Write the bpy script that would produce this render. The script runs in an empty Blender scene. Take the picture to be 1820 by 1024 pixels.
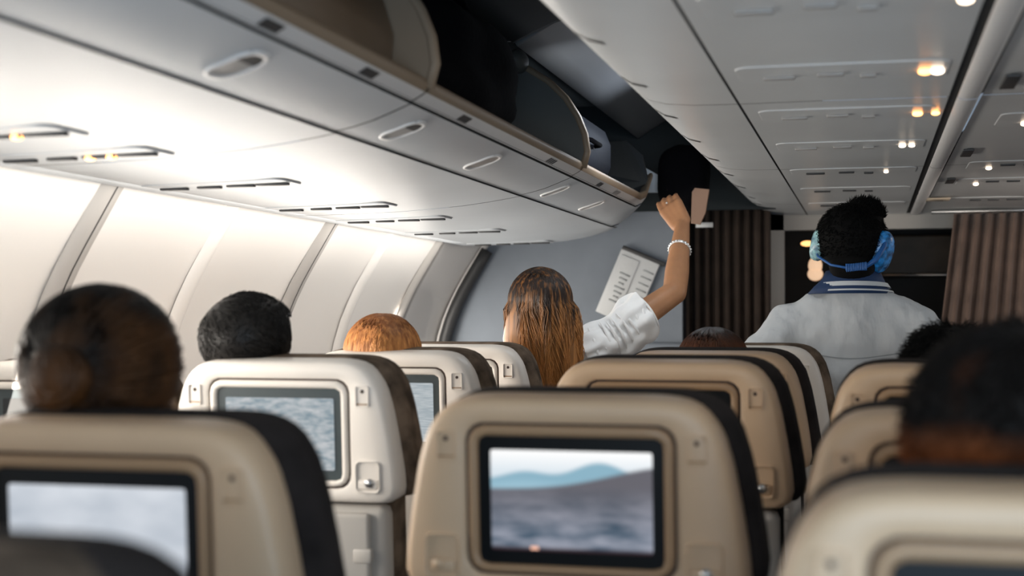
import bpy, bmesh, math, random
from mathutils import Vector, Matrix
random.seed(7)
C = bpy.context.scene.collection
S = bpy.context.scene
R = math.radians
H = 1.30                      # eye height of the camera above the cabin floor
F = 2528.0                    # focal length in pixels at 1820 wide

# ------------------------------------------------------------------ camera
cam_d = bpy.data.cameras.new('camera'); cam = bpy.data.objects.new('camera', cam_d); C.objects.link(cam)
cam.location = (0, 0, H)
YAW = math.atan(635 / F); PITCH = math.atan(48 / F)
cam.rotation_euler = (R(90) + PITCH, 0, YAW)
cam_d.lens = 50; cam_d.sensor_width = 36; cam_d.clip_start = .05
cam_d.dof.use_dof = True; cam_d.dof.focus_distance = 4.3; cam_d.dof.aperture_fstop = 2.8
S.camera = cam
CM = Matrix.Translation(cam.location) @ cam.rotation_euler.to_matrix().to_4x4()
def W(px, py, zc):            # the place in the cabin seen at a pixel of the photo, zc metres ahead of the lens
    return CM @ Vector(((px - 910) / F * zc, (512 - py) / F * zc, -zc))

# ------------------------------------------------------------------ world, lights, exposure
S.view_settings.view_transform = 'Standard'; S.view_settings.look = 'None'
S.view_settings.gamma = 1; S.view_settings.exposure = 0.0; S.view_settings.use_curve_mapping = False
wd = bpy.data.worlds.new('world'); S.world = wd; wd.use_nodes = True
bg = wd.node_tree.nodes['Background']; bg.inputs[0].default_value = (.62, .78, 1, 1); bg.inputs[1].default_value = .36
def area(name, loc, aim, sx, sy, power, col):
    d = bpy.data.lights.new(name, 'AREA'); d.shape = 'RECTANGLE'; d.size = sx; d.size_y = sy
    d.energy = power; d.color = col
    o = bpy.data.objects.new(name, d); C.objects.link(o); o.location = loc
    o.rotation_euler = (Vector(aim) - Vector(loc)).to_track_quat('-Z', 'Y').to_euler()
    return o
# sidewall wash strip in the gap between bins and wall, daylight from the far windows, then added fill lamps
area('sidewall_wash', (-1.62, 2.8, H + .285), (-1.95, 2.8, H - .25), 5.8, .06, 16, (1, .95, .88)).rotation_euler = \
    Matrix(((0, -.81, .58), (1, 0, 0), (0, .58, .81))).to_euler()
area('daylight_left', (-1.86, 3.9, H - .12), (0, 4.0, H - .75), 4.8, .28, 56, (1, .93, .84))
area('daylight_right', (2.2, 1.9, H + .02), (-.8, 3.6, H - .1), 3.5, .5, 20, (1, .86, .70))
area('rear_fill', (-.2, -1.6, H + .25), (-.3, 3, H - .2), 2.4, .8, 17, (1, .86, .70))  # unseen warm fill added behind the camera for ambient light
area('ceiling_fill', (.4, -.4, H - .15), (0, 3.5, H + .5), 1.4, .4, 28, (.55, .78, 1))  # added cool fill behind the camera, brightens the ceiling and bin undersides

area('door_fill', (-.60, 5.2, H + .68), (-.70, 4.75, H + 1.03), .25, .08, 1.3, (.80, .88, 1))  # small added lamp that brightens the farthest bin door's underside
area('sleeve_fill', (-.56, 4.25, H + .66), (-.93, 4.7, H - .1), .5, .05, 5, (.90, .95, 1))  # added lamp out of sight behind the rim, brightens sleeve and hair
area('doorway_fill', (1.3, 5.2, H + .3), (.2, 6.8, H - .1), .8, .3, 9, (1, .88, .78))  # unseen fill added to lighten the curtains and doorway
# ------------------------------------------------------------------ materials
def mat(name, col, rough=.55, bump=0, bscale=200, var=0, vscale=8, metal=0, emit=0, sheen=0, spec=.5, stretch=None, sss=0):
    m = bpy.data.materials.new(name); m.use_nodes = True; nt = m.node_tree; n = nt.nodes; b = n['Principled BSDF']
    b.inputs['Base Color'].default_value = (*col, 1); b.inputs['Roughness'].default_value = rough
    b.inputs['Metallic'].default_value = metal; b.inputs['Specular IOR Level'].default_value = spec
    if sheen: b.inputs['Sheen Weight'].default_value = sheen
    if sss: b.inputs['Subsurface Weight'].default_value = sss; b.inputs['Subsurface Scale'].default_value = .01
    if emit: b.inputs['Emission Color'].default_value = (*col, 1); b.inputs['Emission Strength'].default_value = emit
    tc = n.new('ShaderNodeTexCoord'); mp = n.new('ShaderNodeMapping'); nt.links.new(tc.outputs['Object'], mp.inputs[0])
    if stretch: mp.inputs['Scale'].default_value = stretch
    if bump:
        t = n.new('ShaderNodeTexNoise'); t.inputs['Scale'].default_value = bscale; t.inputs['Detail'].default_value = 4
        bp = n.new('ShaderNodeBump'); bp.inputs['Strength'].default_value = bump; bp.inputs['Distance'].default_value = .004
        nt.links.new(mp.outputs[0], t.inputs[0]); nt.links.new(t.outputs[0], bp.inputs['Height']); nt.links.new(bp.outputs[0], b.inputs['Normal'])
    if var:
        t = n.new('ShaderNodeTexNoise'); t.inputs['Scale'].default_value = vscale; t.inputs['Detail'].default_value = 5
        mx = n.new('ShaderNodeMixRGB'); mx.inputs[1].default_value = (*[c * (1 - var) for c in col], 1); mx.inputs[2].default_value = (*[min(1, c * (1 + var)) for c in col], 1)
        rp = n.new('ShaderNodeValToRGB'); rp.color_ramp.elements[0].position = .35; rp.color_ramp.elements[1].position = .65
        nt.links.new(mp.outputs[0], t.inputs[0]); nt.links.new(t.outputs[0], rp.inputs[0]); nt.links.new(rp.outputs[0], mx.inputs[0]); nt.links.new(mx.outputs[0], b.inputs['Base Color'])
    return m
M = {
 'shell': mat('seat_plastic', (.56, .395, .255), .42, .12, 900, .04, 5),
 'shell_lit': mat('seat_plastic_lit', (.80, .745, .68), .40, .08, 900, .03, 5),  # same seat plastic, strong light put into a paler copy
 'bezel': mat('bezel_tan', (.34, .215, .12), .40),
 'bezel_lit': mat('bezel_lit', (.80, .74, .67), .35),  # paler copy of the bezel for the brightly lit seats
 'groove': mat('groove', (.05, .03, .022), .7),
 'glass_black': mat('screen_frame_black', (.006, .007, .008), .32, spec=.3),
 'glass_grey': mat('screen_frame_grey', (.06, .075, .08), .3, spec=.3),
 'fabric': mat('seat_fabric', (.022, .018, .017), .95, .5, 500, .3, 14, spec=.15),
 'fabric_brown': mat('seat_fabric_brown', (.13, .095, .068), .95, .5, 400, .55, 18, spec=.15),
 'lower': mat('seat_lower_grey', (.50, .47, .43), .5, .1, 600),
 'metal': mat('metal', (.55, .55, .55), .35, metal=1),
 'wall': mat('wall_panel', (.80, .775, .745), .55, .12, 500),
 'rib': mat('rib', (.42, .40, .38), .55),
 'seam': mat('dark_seam', (.03, .03, .03), .7),
 'bin': mat('bin_plastic', (.49, .525, .56), .38, .06, 400, .03, 3),
 'bin_lip': mat('bin_lip', (.70, .70, .70), .4),
 'brown_lip': mat('brown_lip', (.21, .155, .105), .5),
 'divider': mat('bin_divider', (.22, .165, .115), .6, .08, 300),
 'divider_grey': mat('bin_divider_grey', (.085, .085, .08), .6, .08, 300),
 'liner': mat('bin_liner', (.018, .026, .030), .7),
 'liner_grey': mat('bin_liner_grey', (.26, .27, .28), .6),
 'ceil': mat('ceiling_plastic', (.62, .65, .67), .30, .06, 300, .04, 2.5),
 'ceil_side': mat('ceiling_side', (.54, .56, .57), .35, .06, 300, .04, 2.5),
 'slot': mat('slot_dark', (.035, .036, .038), .5),
 'latch': mat('latch_grey', (.34, .33, .32), .35),
 'bag': mat('bag_black', (.002, .002, .003), .95, .4, 60, spec=.1),
 'bag_navy': mat('bag_navy', (.012, .019, .036), .7, .2, 80),
 'bulk': mat('bulkhead', (.20, .23, .27), .7, .15, 300, .06, 6),
 'pillar': mat('pillar', (.38, .37, .35), .6),
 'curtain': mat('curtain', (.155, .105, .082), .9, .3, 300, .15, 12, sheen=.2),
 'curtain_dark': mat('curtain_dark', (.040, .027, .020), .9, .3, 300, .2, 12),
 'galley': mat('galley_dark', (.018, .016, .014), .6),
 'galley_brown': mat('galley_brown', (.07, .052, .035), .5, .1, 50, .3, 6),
 'carpet': mat('carpet', (.05, .055, .07), .95, .6, 300),
 'paper': mat('paper', (.62, .64, .65), .6, .3, 30),
 'ink': mat('ink', (.36, .38, .39), .7),
 'skin': mat('skin', (.40, .195, .095), .5, .1, 200, .07, 20, sss=.06),
 'skin_pale': mat('skin_pale', (.70, .47, .36), .5, .1, 200, .05, 20, sss=.06),
 'shirt_w': mat('shirt_white', (.88, .88, .87), .85, .35, 40, stretch=(1, 1, .25)),
 'shirt_m': mat('shirt_grey_white', (.60, .63, .65), .85, .7, 9, stretch=(1, 1, .45)),
 'cloth_dark': mat('cloth_dark', (.035, .04, .055), .9, .3, 100),
 'collar': mat('collar_navy', (.008, .035, .11), .7),
 'stripe': mat('stripe', (.62, .66, .68), .7),
 'cup_blue': mat('cup_blue', (.02, .22, .62), .25, .6, 60, .75, 45, spec=.8),
 'cup_pale': mat('cup_pale', (.38, .66, .86), .25, .5, 60, .55, 45, spec=.8),
 'band_blue': mat('band_blue', (.015, .11, .36), .4),
 'silver': mat('silver', (.85, .86, .85), .22, .5, 120, metal=.7),
 'tan': mat('tan_leather', (.30, .18, .12), .6, .2, 60),
 'eye_white': mat('eye_white', (.8, .8, .78), .3), 'lips': mat('lips', (.38, .14, .11), .5), 'iris': mat('iris', (.03, .02, .01), .2),
 'amber': mat('amber_lamp', (1, .40, .12), .4, emit=6), 'warm': mat('warm_lamp', (1, .78, .58), .4, emit=5),
 'glow': mat('galley_lamp', (1, .50, .17), .4, emit=2.2), 'day': mat('window_daylight', (1, .97, .92), .5, emit=1.6),
 'pale_lamp': mat('pale_lamp', (1, .66, .42), .4, emit=.75),
 'sticker': mat('sticker', (.50, .42, .32), .7),
}
for nd in M['shirt_m'].node_tree.nodes:
    if nd.type == 'BUMP': nd.inputs['Distance'].default_value = .035
M['seam_cloth'] = mat('seam_cloth', (.36, .39, .41), .9)
def hairmat(name, root, tip, z0, z1, rough=.45, scale=(90, 90, 4), contrast=.6, spec=.5):
    m = bpy.data.materials.new(name); m.use_nodes = True; nt = m.node_tree; n = nt.nodes; b = n['Principled BSDF']; L = nt.links.new
    tc = n.new('ShaderNodeTexCoord'); sp = n.new('ShaderNodeSeparateXYZ'); L(tc.outputs['Object'], sp.inputs[0])
    mr = n.new('ShaderNodeMapRange'); mr.inputs[1].default_value = z1; mr.inputs[2].default_value = z0; L(sp.outputs[2], mr.inputs[0])
    mp = n.new('ShaderNodeMapping'); mp.inputs['Scale'].default_value = scale; L(tc.outputs['Object'], mp.inputs[0])
    t = n.new('ShaderNodeTexNoise'); t.inputs['Scale'].default_value = 1; t.inputs['Detail'].default_value = 6; L(mp.outputs[0], t.inputs[0])
    ad = n.new('ShaderNodeMath'); ad.operation = 'MULTIPLY_ADD'; ad.inputs[1].default_value = contrast * 2; L(t.outputs[0], ad.inputs[0])
    su = n.new('ShaderNodeMath'); su.operation = 'SUBTRACT'; su.inputs[1].default_value = contrast; L(mr.outputs[0], su.inputs[0]); L(su.outputs[0], ad.inputs[2])
    mx = n.new('ShaderNodeMixRGB'); mx.inputs[1].default_value = (*root, 1); mx.inputs[2].default_value = (*tip, 1); mx.use_clamp = True
    cl = n.new('ShaderNodeClamp'); L(ad.outputs[0], cl.inputs[0]); L(cl.outputs[0], mx.inputs[0]); L(mx.outputs[0], b.inputs['Base Color'])
    b.inputs['Roughness'].default_value = rough; b.inputs['Specular IOR Level'].default_value = spec
    return m
M['hair_long'] = hairmat('hair_long', (.018, .009, .006), (.50, .21, .058), -.19, .03, contrast=1.25)
M['hair_bun'] = hairmat('hair_bun', (.006, .004, .003), (.15, .060, .018), -.26, .08, scale=(16, 16, 8), contrast=.7, spec=.2)
M['hair_black'] = hairmat('hair_black', (.003, .003, .003), (.016, .013, .011), -.2, .2, spec=.3, scale=(120, 120, 20), contrast=.4)
M['hair_man'] = hairmat('hair_man', (.0015, .0018, .002), (.004, .004, .004), -.2, .2, rough=.8, spec=.15)
M['hair_orange'] = hairmat('hair_orange', (.30, .10, .025), (1, .46, .14), -.1, .1, scale=(110, 110, 5), contrast=.9)
M['hair_auburn'] = hairmat('hair_auburn', (.010, .005, .004), (.22, .065, .018), -.01, .10, scale=(80, 80, 6), contrast=.35)
M['hair_blur'] = hairmat('hair_blur', (.006, .004, .003), (.55, .15, .035), -.10, .02, rough=.7, scale=(10, 10, 6), contrast=.3, spec=.2)

def screen_mat(kind):
    m = bpy.data.materials.new('display_' + kind); m.use_nodes = True; nt = m.node_tree; n = nt.nodes; L = nt.links.new; b = n['Principled BSDF']
    b.inputs['Base Color'].default_value = (.01, .01, .01, 1); b.inputs['Roughness'].default_value = .25
    tc = n.new('ShaderNodeTexCoord'); sp = n.new('ShaderNodeSeparateXYZ'); L(tc.outputs['Generated'], sp.inputs[0])
    def math_(op, a, bb, c=None):
        x = n.new('ShaderNodeMath'); x.operation = op
        for i, v in enumerate((a, bb, c)):
            if v is None: continue
            if isinstance(v, (int, float)): x.inputs[i].default_value = v
            else: L(v, x.inputs[i])
        return x.outputs[0]
    def noise(scale, sc, det=3):
        mp = n.new('ShaderNodeMapping'); mp.inputs['Scale'].default_value = sc; L(tc.outputs['Generated'], mp.inputs[0])
        t = n.new('ShaderNodeTexNoise'); t.inputs['Scale'].default_value = scale; t.inputs['Detail'].default_value = det; L(mp.outputs[0], t.inputs[0]); q = n.new('ShaderNodeMapRange'); q.inputs[1].default_value = .32; q.inputs[2].default_value = .68; L(t.outputs[0], q.inputs[0]); return q.outputs[0]
    def mix(f, a, bb):
        x = n.new('ShaderNodeMixRGB'); L(f, x.inputs[0])
        for i, v in ((1, a), (2, bb)):
            if isinstance(v, tuple): x.inputs[i].default_value = (*v, 1)
            else: L(v, x.inputs[i])
        return x.outputs[0]
    X, Z = sp.outputs[0], sp.outputs[2]
    def below(curve, soft=.02):     # 1 below the curve height
        mr = n.new('ShaderNodeMapRange'); mr.inputs[1].default_value = -soft; mr.inputs[2].default_value = soft
        L(math_('SUBTRACT', curve, Z), mr.inputs[0]); return mr.outputs[0]
    def bump_(c, w, h):             # a rounded hill at x=c
        d = math_('DIVIDE', math_('SUBTRACT', X, c), w); return math_('MULTIPLY', math_('POWER', 2.718, math_('MULTIPLY', math_('MULTIPLY', d, d), -1.0)), h)
    if kind == 'mountains':
        sky = mix(below(.88, .1), (1, 1, 1), (.72, .80, .86))
        h1 = math_('ADD', math_('ADD', bump_(.68, .22, .19), bump_(.22, .18, .09)), .70)
        h2 = math_('ADD', math_('ADD', bump_(.20, .25, .06), bump_(.85, .3, .12)), .63)
        h3 = math_('ADD', math_('MULTIPLY', X, .0), math_('ADD', bump_(1.15, .55, .26), .61))
        c = mix(below(h1), sky, (.26, .45, .56)); c = mix(below(h2, .04), c, (.33, .53, .64))
        g = mix(noise(3.5, (1, 1, 2.2), 3), (.035, .075, .12), (.33, .35, .42))
        low = mix(below(.42, .25), (.13, .125, .145), g)
        c = mix(below(h3), c, low); c = mix(below(.035, .02), c, (.03, .015, .02))
        dx = math_('ABSOLUTE', math_('SUBTRACT', X, .27), 0); dz = math_('ABSOLUTE', math_('SUBTRACT', Z, .03), 0)
        dot = math_('MULTIPLY', math_('LESS_THAN', dx, .025), math_('LESS_THAN', dz, .018)); c = mix(dot, c, (1, .55, .4)); st = 1.0
    elif kind == 'pale': c = mix(noise(2.5, (1, 1, 1)), (.50, .55, .62), (.72, .76, .82)); st = .95
    elif kind == 'page': c = mix(noise(7, (1, 1, 9), 5), (.36, .43, .48), (.62, .67, .69)); st = .8
    elif kind == 'page_blue': c = mix(noise(5, (2, 1, 3), 5), (.22, .30, .35), (.58, .60, .62)); st = .9
    elif kind == 'teal': c = mix(noise(3, (1, 1, 1)), (.015, .04, .05), (.06, .11, .12)); st = 1
    else: c = mix(noise(2, (1, 1, 1)), (.004, .006, .008), (.008, .012, .014)); st = 1
    L(c, b.inputs['Emission Color']); b.inputs['Emission Strength'].default_value = st
    return m
SCR = {k: screen_mat(k) for k in ('mountains', 'pale', 'page', 'page_blue', 'teal', 'off')}

# ------------------------------------------------------------------ mesh helpers
def obj(name, bm, m=None, parent=None, loc=None, smooth=True, mats=None):
    me = bpy.data.meshes.new(name); bmesh.ops.recalc_face_normals(bm, faces=bm.faces); bm.to_mesh(me); bm.free()
    for mm in (mats or [m]): me.materials.append(mm)
    for p in me.polygons: p.use_smooth = smooth
    o = bpy.data.objects.new(name, me); C.objects.link(o)
    if parent: o.parent = parent
    if loc: o.location = loc
    return o
def sharp(o, deg=35):
    bm = bmesh.new(); bm.from_mesh(o.data)
    for e in bm.edges:
        e.smooth = not (len(e.link_faces) == 2 and e.calc_face_angle(0) > R(deg))
    bm.to_mesh(o.data); bm.free(); return o
def tag(o, label=None, cat=None, group=None, kind=None):
    if label: o['label'] = label
    if cat: o['category'] = cat
    if group: o['group'] = group
    if kind: o['kind'] = kind
    return o
def thing(name, label, cat, loc=(0, 0, 0), group=None, rz=0):
    o = bpy.data.objects.new(name, None); C.objects.link(o); o.location = loc; o.rotation_euler = (0, 0, rz); o.empty_display_size = .1
    return tag(o, label, cat, group)
def tree(o, parent=None):
    c = o.copy(); C.objects.link(c); c.parent = parent
    for ch in list(o.children): tree(ch, c)
    return c
def box(bm, c, s, rot=None, bev=0):
    b2 = bmesh.new(); bmesh.ops.create_cube(b2, size=1)
    for v in b2.verts: v.co = Vector((v.co.x * s[0], v.co.y * s[1], v.co.z * s[2]))
    if bev: bmesh.ops.bevel(b2, geom=b2.edges[:], offset=min(bev, min(s) * .45), segments=2, affect='EDGES', profile=.5)
    T = Matrix.Translation(c) @ (rot.to_4x4() if rot else Matrix())
    bmesh.ops.transform(b2, matrix=T, verts=b2.verts)
    me = bpy.data.meshes.new('t'); b2.to_mesh(me); b2.free(); bm.from_mesh(me); bpy.data.meshes.remove(me)
def B(*a, **k): bm = bmesh.new(); box(bm, *a, **k); return bm
def loft(bm, rings, cap0=False, cap1=False, closed=True, mi=None):
    vs = [[bm.verts.new(p) for p in r] for r in rings]; n = len(vs[0])
    for i in range(len(vs) - 1):
        for j in range(n if closed else n - 1):
            k = (j + 1) % n
            f = bm.faces.new((vs[i][j], vs[i][k], vs[i + 1][k], vs[i + 1][j]))
            if mi: f.material_index = mi[i]
    if cap0: bm.faces.new(vs[0][::-1])
    if cap1: bm.faces.new(vs[-1])
    return vs
def tube(bm, pts, rad, n=8, cap=True):
    pts = [Vector(p) for p in pts]; rings = []; up = None
    for i, p in enumerate(pts):
        t = (pts[min(i + 1, len(pts) - 1)] - pts[max(i - 1, 0)]).normalized()
        if up is None: up = t.orthogonal().normalized()
        u = (up - t * up.dot(t)).normalized(); up = u; v = t.cross(u)
        r = rad[i] if isinstance(rad, (list, tuple)) else rad
        rings.append([p + (u * math.cos(a) + v * math.sin(a)) * r for a in [2 * math.pi * k / n for k in range(n)]])
    loft(bm, rings, cap, cap)
def ell(bm, c, r, rot=None, seg=20):
    T = Matrix.Translation(c) @ (rot.to_4x4() if rot else Matrix()) @ Matrix.Diagonal((*r, 1))
    bmesh.ops.create_uvsphere(bm, u_segments=seg, v_segments=seg // 2 + 2, radius=1, matrix=T)
def caps(bm, p0, r0, p1, r1, n=14):       # tapered limb with rounded ends
    p0, p1 = Vector(p0), Vector(p1); t = (p1 - p0).normalized(); u = t.orthogonal().normalized(); v = t.cross(u); rings = []
    for k in range(1, 5): a = R(90 * k / 4); rings.append((p0 - t * r0 * math.cos(a), r0 * math.sin(a)))
    for k in range(3, -1, -1)[:]: a = R(90 * k / 4 + .001); rings.append((p1 + t * r1 * math.cos(a), r1 * math.sin(a) + 1e-4)) if k < 4 else None
    rings.insert(4, (p1, r1))
    loft(bm, [[c + (u * math.cos(2 * math.pi * j / n) + v * math.sin(2 * math.pi * j / n)) * r for j in range(n)] for c, r in rings], True, True)
def polar(poly, c, N):
    out = []; n = len(poly)
    for k in range(N):
        a = 2 * math.pi * (k + .5) / N; d = (math.cos(a), math.sin(a)); best = None
        for i in range(n):
            x0, y0 = poly[i][0] - c[0], poly[i][1] - c[1]; x1, y1 = poly[(i + 1) % n][0] - c[0], poly[(i + 1) % n][1] - c[1]
            ex, ey = x1 - x0, y1 - y0; den = d[0] * ey - d[1] * ex
            if abs(den) < 1e-12: continue
            t = (x0 * ey - y0 * ex) / den; s = (x0 * d[1] - y0 * d[0]) / den
            if t > 0 and -1e-6 <= s <= 1 + 1e-6 and (best is None or t > best): best = t
        out.append((c[0] + d[0] * best, c[1] + d[1] * best))
    return out
def rr(w, h, r, c=(0, 0), k=6):
    p = []
    for sx, sy, a0 in ((1, 1, 0), (-1, 1, 90), (-1, -1, 180), (1, -1, 270)):
        for i in range(k + 1):
            a = R(a0 + 90 * i / k); p.append((c[0] + sx * (w / 2 - r) + r * math.cos(a), c[1] + sy * (h / 2 - r) + r * math.sin(a)))
    return p
def scale2(poly, c, sx, sy): return [(c[0] + (x - c[0]) * sx, c[1] + (y - c[1]) * sy) for x, y in poly]
def y3(poly, y): return [Vector((x, y, z)) for x, z in poly]

# ------------------------------------------------------------------ the setting
def struct(o): o['kind'] = 'structure'; return o
def sheet(prof, ys, disp=None):
    bm = bmesh.new(); vs = []
    for y in ys: vs.append([bm.verts.new((x + (disp(x, y, z) if disp else 0), y, H + z)) for x, z in prof])
    for i in range(len(vs) - 1):
        for j in range(len(prof) - 1): bm.faces.new((vs[i][j], vs[i][j + 1], vs[i + 1][j + 1], vs[i + 1][j]))
    return bm
YB = 6.42                                               # left bulkhead
struct(obj('floor', B((0, 3.5, -.02), (5, 11, .04)), M['carpet']))
WALLP = [(-1.72, .345), (-1.75, .30), (-1.79, .235), (-1.83, .17), (-1.865, .11), (-1.895, .05), (-1.925, -.02), (-1.95, -.1), (-1.975, -.22), (-1.985, -.35), (-1.985, -.55), (-1.97, -.8), (-1.93, -1.1), (-1.88, -1.3)]
RIBS = [-.25, .40, 1.06, 1.72, 2.38, 3.04, 3.70, 4.46, 5.06, 5.70, 6.38]
def wdisp(x, y, z):
    for a, b in zip(RIBS, RIBS[1:]):
        if a <= y <= b:
            t = (y - a) / (b - a); return -.035 * (math.sin(math.pi * t) ** .6) * min(1, max(0, (.36 - z) / .3))
    return 0
ys = []
for a, b in zip(RIBS, RIBS[1:]): ys += [a + (b - a) * k / 12 for k in range(12)]
wl = obj('wall_left', sheet(WALLP, ys + [RIBS[-1]], wdisp), M['wall']); struct(wl)
md = wl.modifiers.new('thickness', 'SOLIDIFY'); md.thickness = .02; md.offset = 1
for i, y in enumerate(RIBS):                            # raised ribs between the sidewall panels, a dark seam in every other one
    bm = bmesh.new(); w = .045 if i % 2 else .03
    for s0, s1, off in ((-w, w, .016),):
        rings = []
        for x, z in WALLP[:-1]:
            rings.append([Vector((x + d, y + s, H + z)) for s, d in ((s0, -.004), (s0 * .75, off), (0, off + .003), (s1 * .75, off), (s1, -.004))])
        loft(bm, rings, closed=False)
    t = struct(obj('trim_%d' % (i + 1), bm, M['rib'] if i % 2 else M['wall']))
    if i % 2:
        bm = bmesh.new(); loft(bm, [[Vector((x + .0195, y + s, H + z)) for s in (-.003, .003)] for x, z in WALLP[:-1]], closed=False)
        struct(obj('trim_seam', bm, M['seam'], t))
for i, (a, b) in enumerate(zip(RIBS, RIBS[1:])):        # cabin windows low in each panel
    c = (a + b) / 2; zc = -.30
    if i < 2: continue
    po = rr(.27, .38, .11, (0, 0)); bm = bmesh.new()
    def wp(x, z, d): return Vector((-2.0 + d, c + x, H + zc + z))
    loft(bm, [[wp(x, z, -.02) for x, z in po], [wp(x, z, .0) for x, z in po], [wp(x, z, .004) for x, z in scale2(po, (0, 0), .92, .94)], [wp(x, z, -.012) for x, z in scale2(po, (0, 0), .84, .88)]])
    w = struct(obj('window_%d' % (i - 1), bm, M['wall'])); bm = bmesh.new()
    bm.faces.new([bm.verts.new(wp(x, z, -.008)) for x, z in scale2(po, (0, 0), .86, .9)])
    obj('window_pane', bm, M['day'], w, smooth=False)
# right wall with windows, off to the side
wr = struct(obj('wall_right', sheet([(-x + .42, z) for x, z in WALLP], [-.3, 3, 6.8]), M['wall']))
# left bulkhead
bm = bmesh.new(); pts = [(x, z) for x, z in WALLP] + [(-.82, -1.3), (-.82, 1.1), (-1.72, 1.1)]
loft(bm, [[Vector((x, YB, H + z)) for x, z in pts], [Vector((x, YB + .04, H + z)) for x, z in pts]], True, True)
struct(obj('wall_front', bm, M['bulk'], smooth=False))
bm = bmesh.new()                                        # dark curved gasket where the last panel meets the bulkhead
tube(bm, [(x + .03, YB - .05 , H + z) for x, z in WALLP[1:-1]], .030, 8); struct(obj('trim_20', bm, M['slot']))
struct(obj('trim_21', B((-1.15, YB - .03, H + .78), (1.5, .05, .62)), M['liner']))  # dark board added to keep the upper bulkhead dark
# doorway wall
bm = bmesh.new()
box(bm, (-.455, 6.86, .95), (.13, .08, 1.9)); box(bm, (.2, 6.86, H + .47 + .06), (1.5, .08, .26))
struct(obj('wall_doorway', bm, M['pillar'], smooth=False))
bm = bmesh.new()
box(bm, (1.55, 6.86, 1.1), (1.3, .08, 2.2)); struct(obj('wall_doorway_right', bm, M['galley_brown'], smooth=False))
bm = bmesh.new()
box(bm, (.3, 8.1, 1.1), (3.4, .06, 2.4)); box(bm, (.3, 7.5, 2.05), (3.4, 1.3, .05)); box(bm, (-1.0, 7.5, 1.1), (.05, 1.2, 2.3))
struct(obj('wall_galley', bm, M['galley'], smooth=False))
g = thing('galley_unit', 'dark brown galley cabinet seen through the curtained doorway', 'cabinet', (.1, 7.9, 0))
obj('cabinet_body', B((0, 0, .55), (1.5, .3, 1.1), bev=.01), M['galley_brown'], g, smooth=False)
obj('upper_cabinet', B((.35, 0, 1.61), (1.0, .3, .22), bev=.01), M['galley_brown'], g, smooth=False)
bm = bmesh.new(); box(bm, (.35, -.16, 1.51), (.98, .01, .02)); obj('handle', bm, M['metal'], g)
def lampdisc(name, label, p, r, m, cat='lamp', flat=(1, .5, .6), group=None):
    bm = bmesh.new(); ell(bm, (0, 0, 0), (r * flat[0], r * flat[1], r * flat[2])); o = obj(name, bm, m, loc=p); tag(o, label, cat, group); return o
lampdisc('galley_lamp', 'small orange lamp glowing in the dark galley, left of the headphones', W(1435, 433, 7.6), .035, M['glow'], flat=(1, .5, .42))
lampdisc('wall_lamp', 'dim tan lamp under the doorway header right of the standing head', W(1592, 400, 7.3), .05, M['pale_lamp'], flat=(1, .4, .25))
bm = bmesh.new(); ell(bm, (0, 0, .0), (.036, .03, .045)); ell(bm, (.0, 0, .050), (.022, .02, .03)); ell(bm, (0, 0, -.045), (.040, .03, .035))
tag(obj('cup', bm, M['pale_lamp'], loc=W(1449, 472, 7.4) + Vector((0, 0, 0))), 'pale warm glowing lamp body low in the galley beside the left headphone', 'lamp')

# aisle ceiling above the open bins and the main ceiling
struct(obj('ceiling', sheet([(-1.9, .78), (-1.5, 1.0), (-1.0, 1.12), (-.5, 1.1), (0, 1.1), (2.3, 1.0)], [-1.2, 2, 7.0]), M['liner_grey']))

# ------------------------------------------------------------------ left overhead bins
BP = [(-1.70, .300), (-1.5, .303), (-1.36, .307), (-1.25, .314), (-1.16, .321), (-1.08, .331), (-1.02, .340), (-.987, .346)]
BF = [(-.985, .350), (-.95, .357), (-.91, .368), (-.875, .381), (-.835, .397)]
BL = [(-.832, .402), (-.815, .411), (-.805, .4175)]
BI = [(-.80, .427), (-.812, .432), (-.84, .428)]
def binend(x):                                          # the forward end of the last bin sweeps back towards the aisle
    for (x0, y0), (x1, y1) in zip([(-1.9, 6.4), (-1.25, 6.38), (-1.1, 6.2), (-.987, 5.9), (-.88, 5.6), (-.80, 5.38)], [(-1.25, 6.38), (-1.1, 6.2), (-.987, 5.9), (-.88, 5.6), (-.80, 5.38), (-.5, 5.3)]):
        if x0 <= x <= x1: return y0 + (y1 - y0) * (x - x0) / (x1 - x0)
def pf(prof, y0, y1, last=False, n=10, zoff=0):
    bm = bmesh.new(); rows = []
    for k in range(n + 1):
        t = k / n; row = []
        for x, z in prof:
            ye = binend(x) if last else y1; y = y0 + (ye - y0) * t
            zz = z
            if last and t > .8: zz = z + .10 * ((t - .8) / .2) ** 2.2
            row.append(bm.verts.new((x, y, H + zz + zoff)))
        rows.append(row)
    for i in range(n):
        for j in range(len(prof) - 1): bm.faces.new((rows[i][j], rows[i][j + 1], rows[i + 1][j + 1], rows[i + 1][j]))
    return bm
BY = [-.42, 1.06, 2.54, 4.02, 5.15]
blab = ['nearest left overhead bin, above the near window panels', 'left overhead bin behind the first curved tan divider, topmost in view',
        'open left overhead bin holding the black bag', 'farthest open left overhead bin that the woman reaches into']
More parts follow.
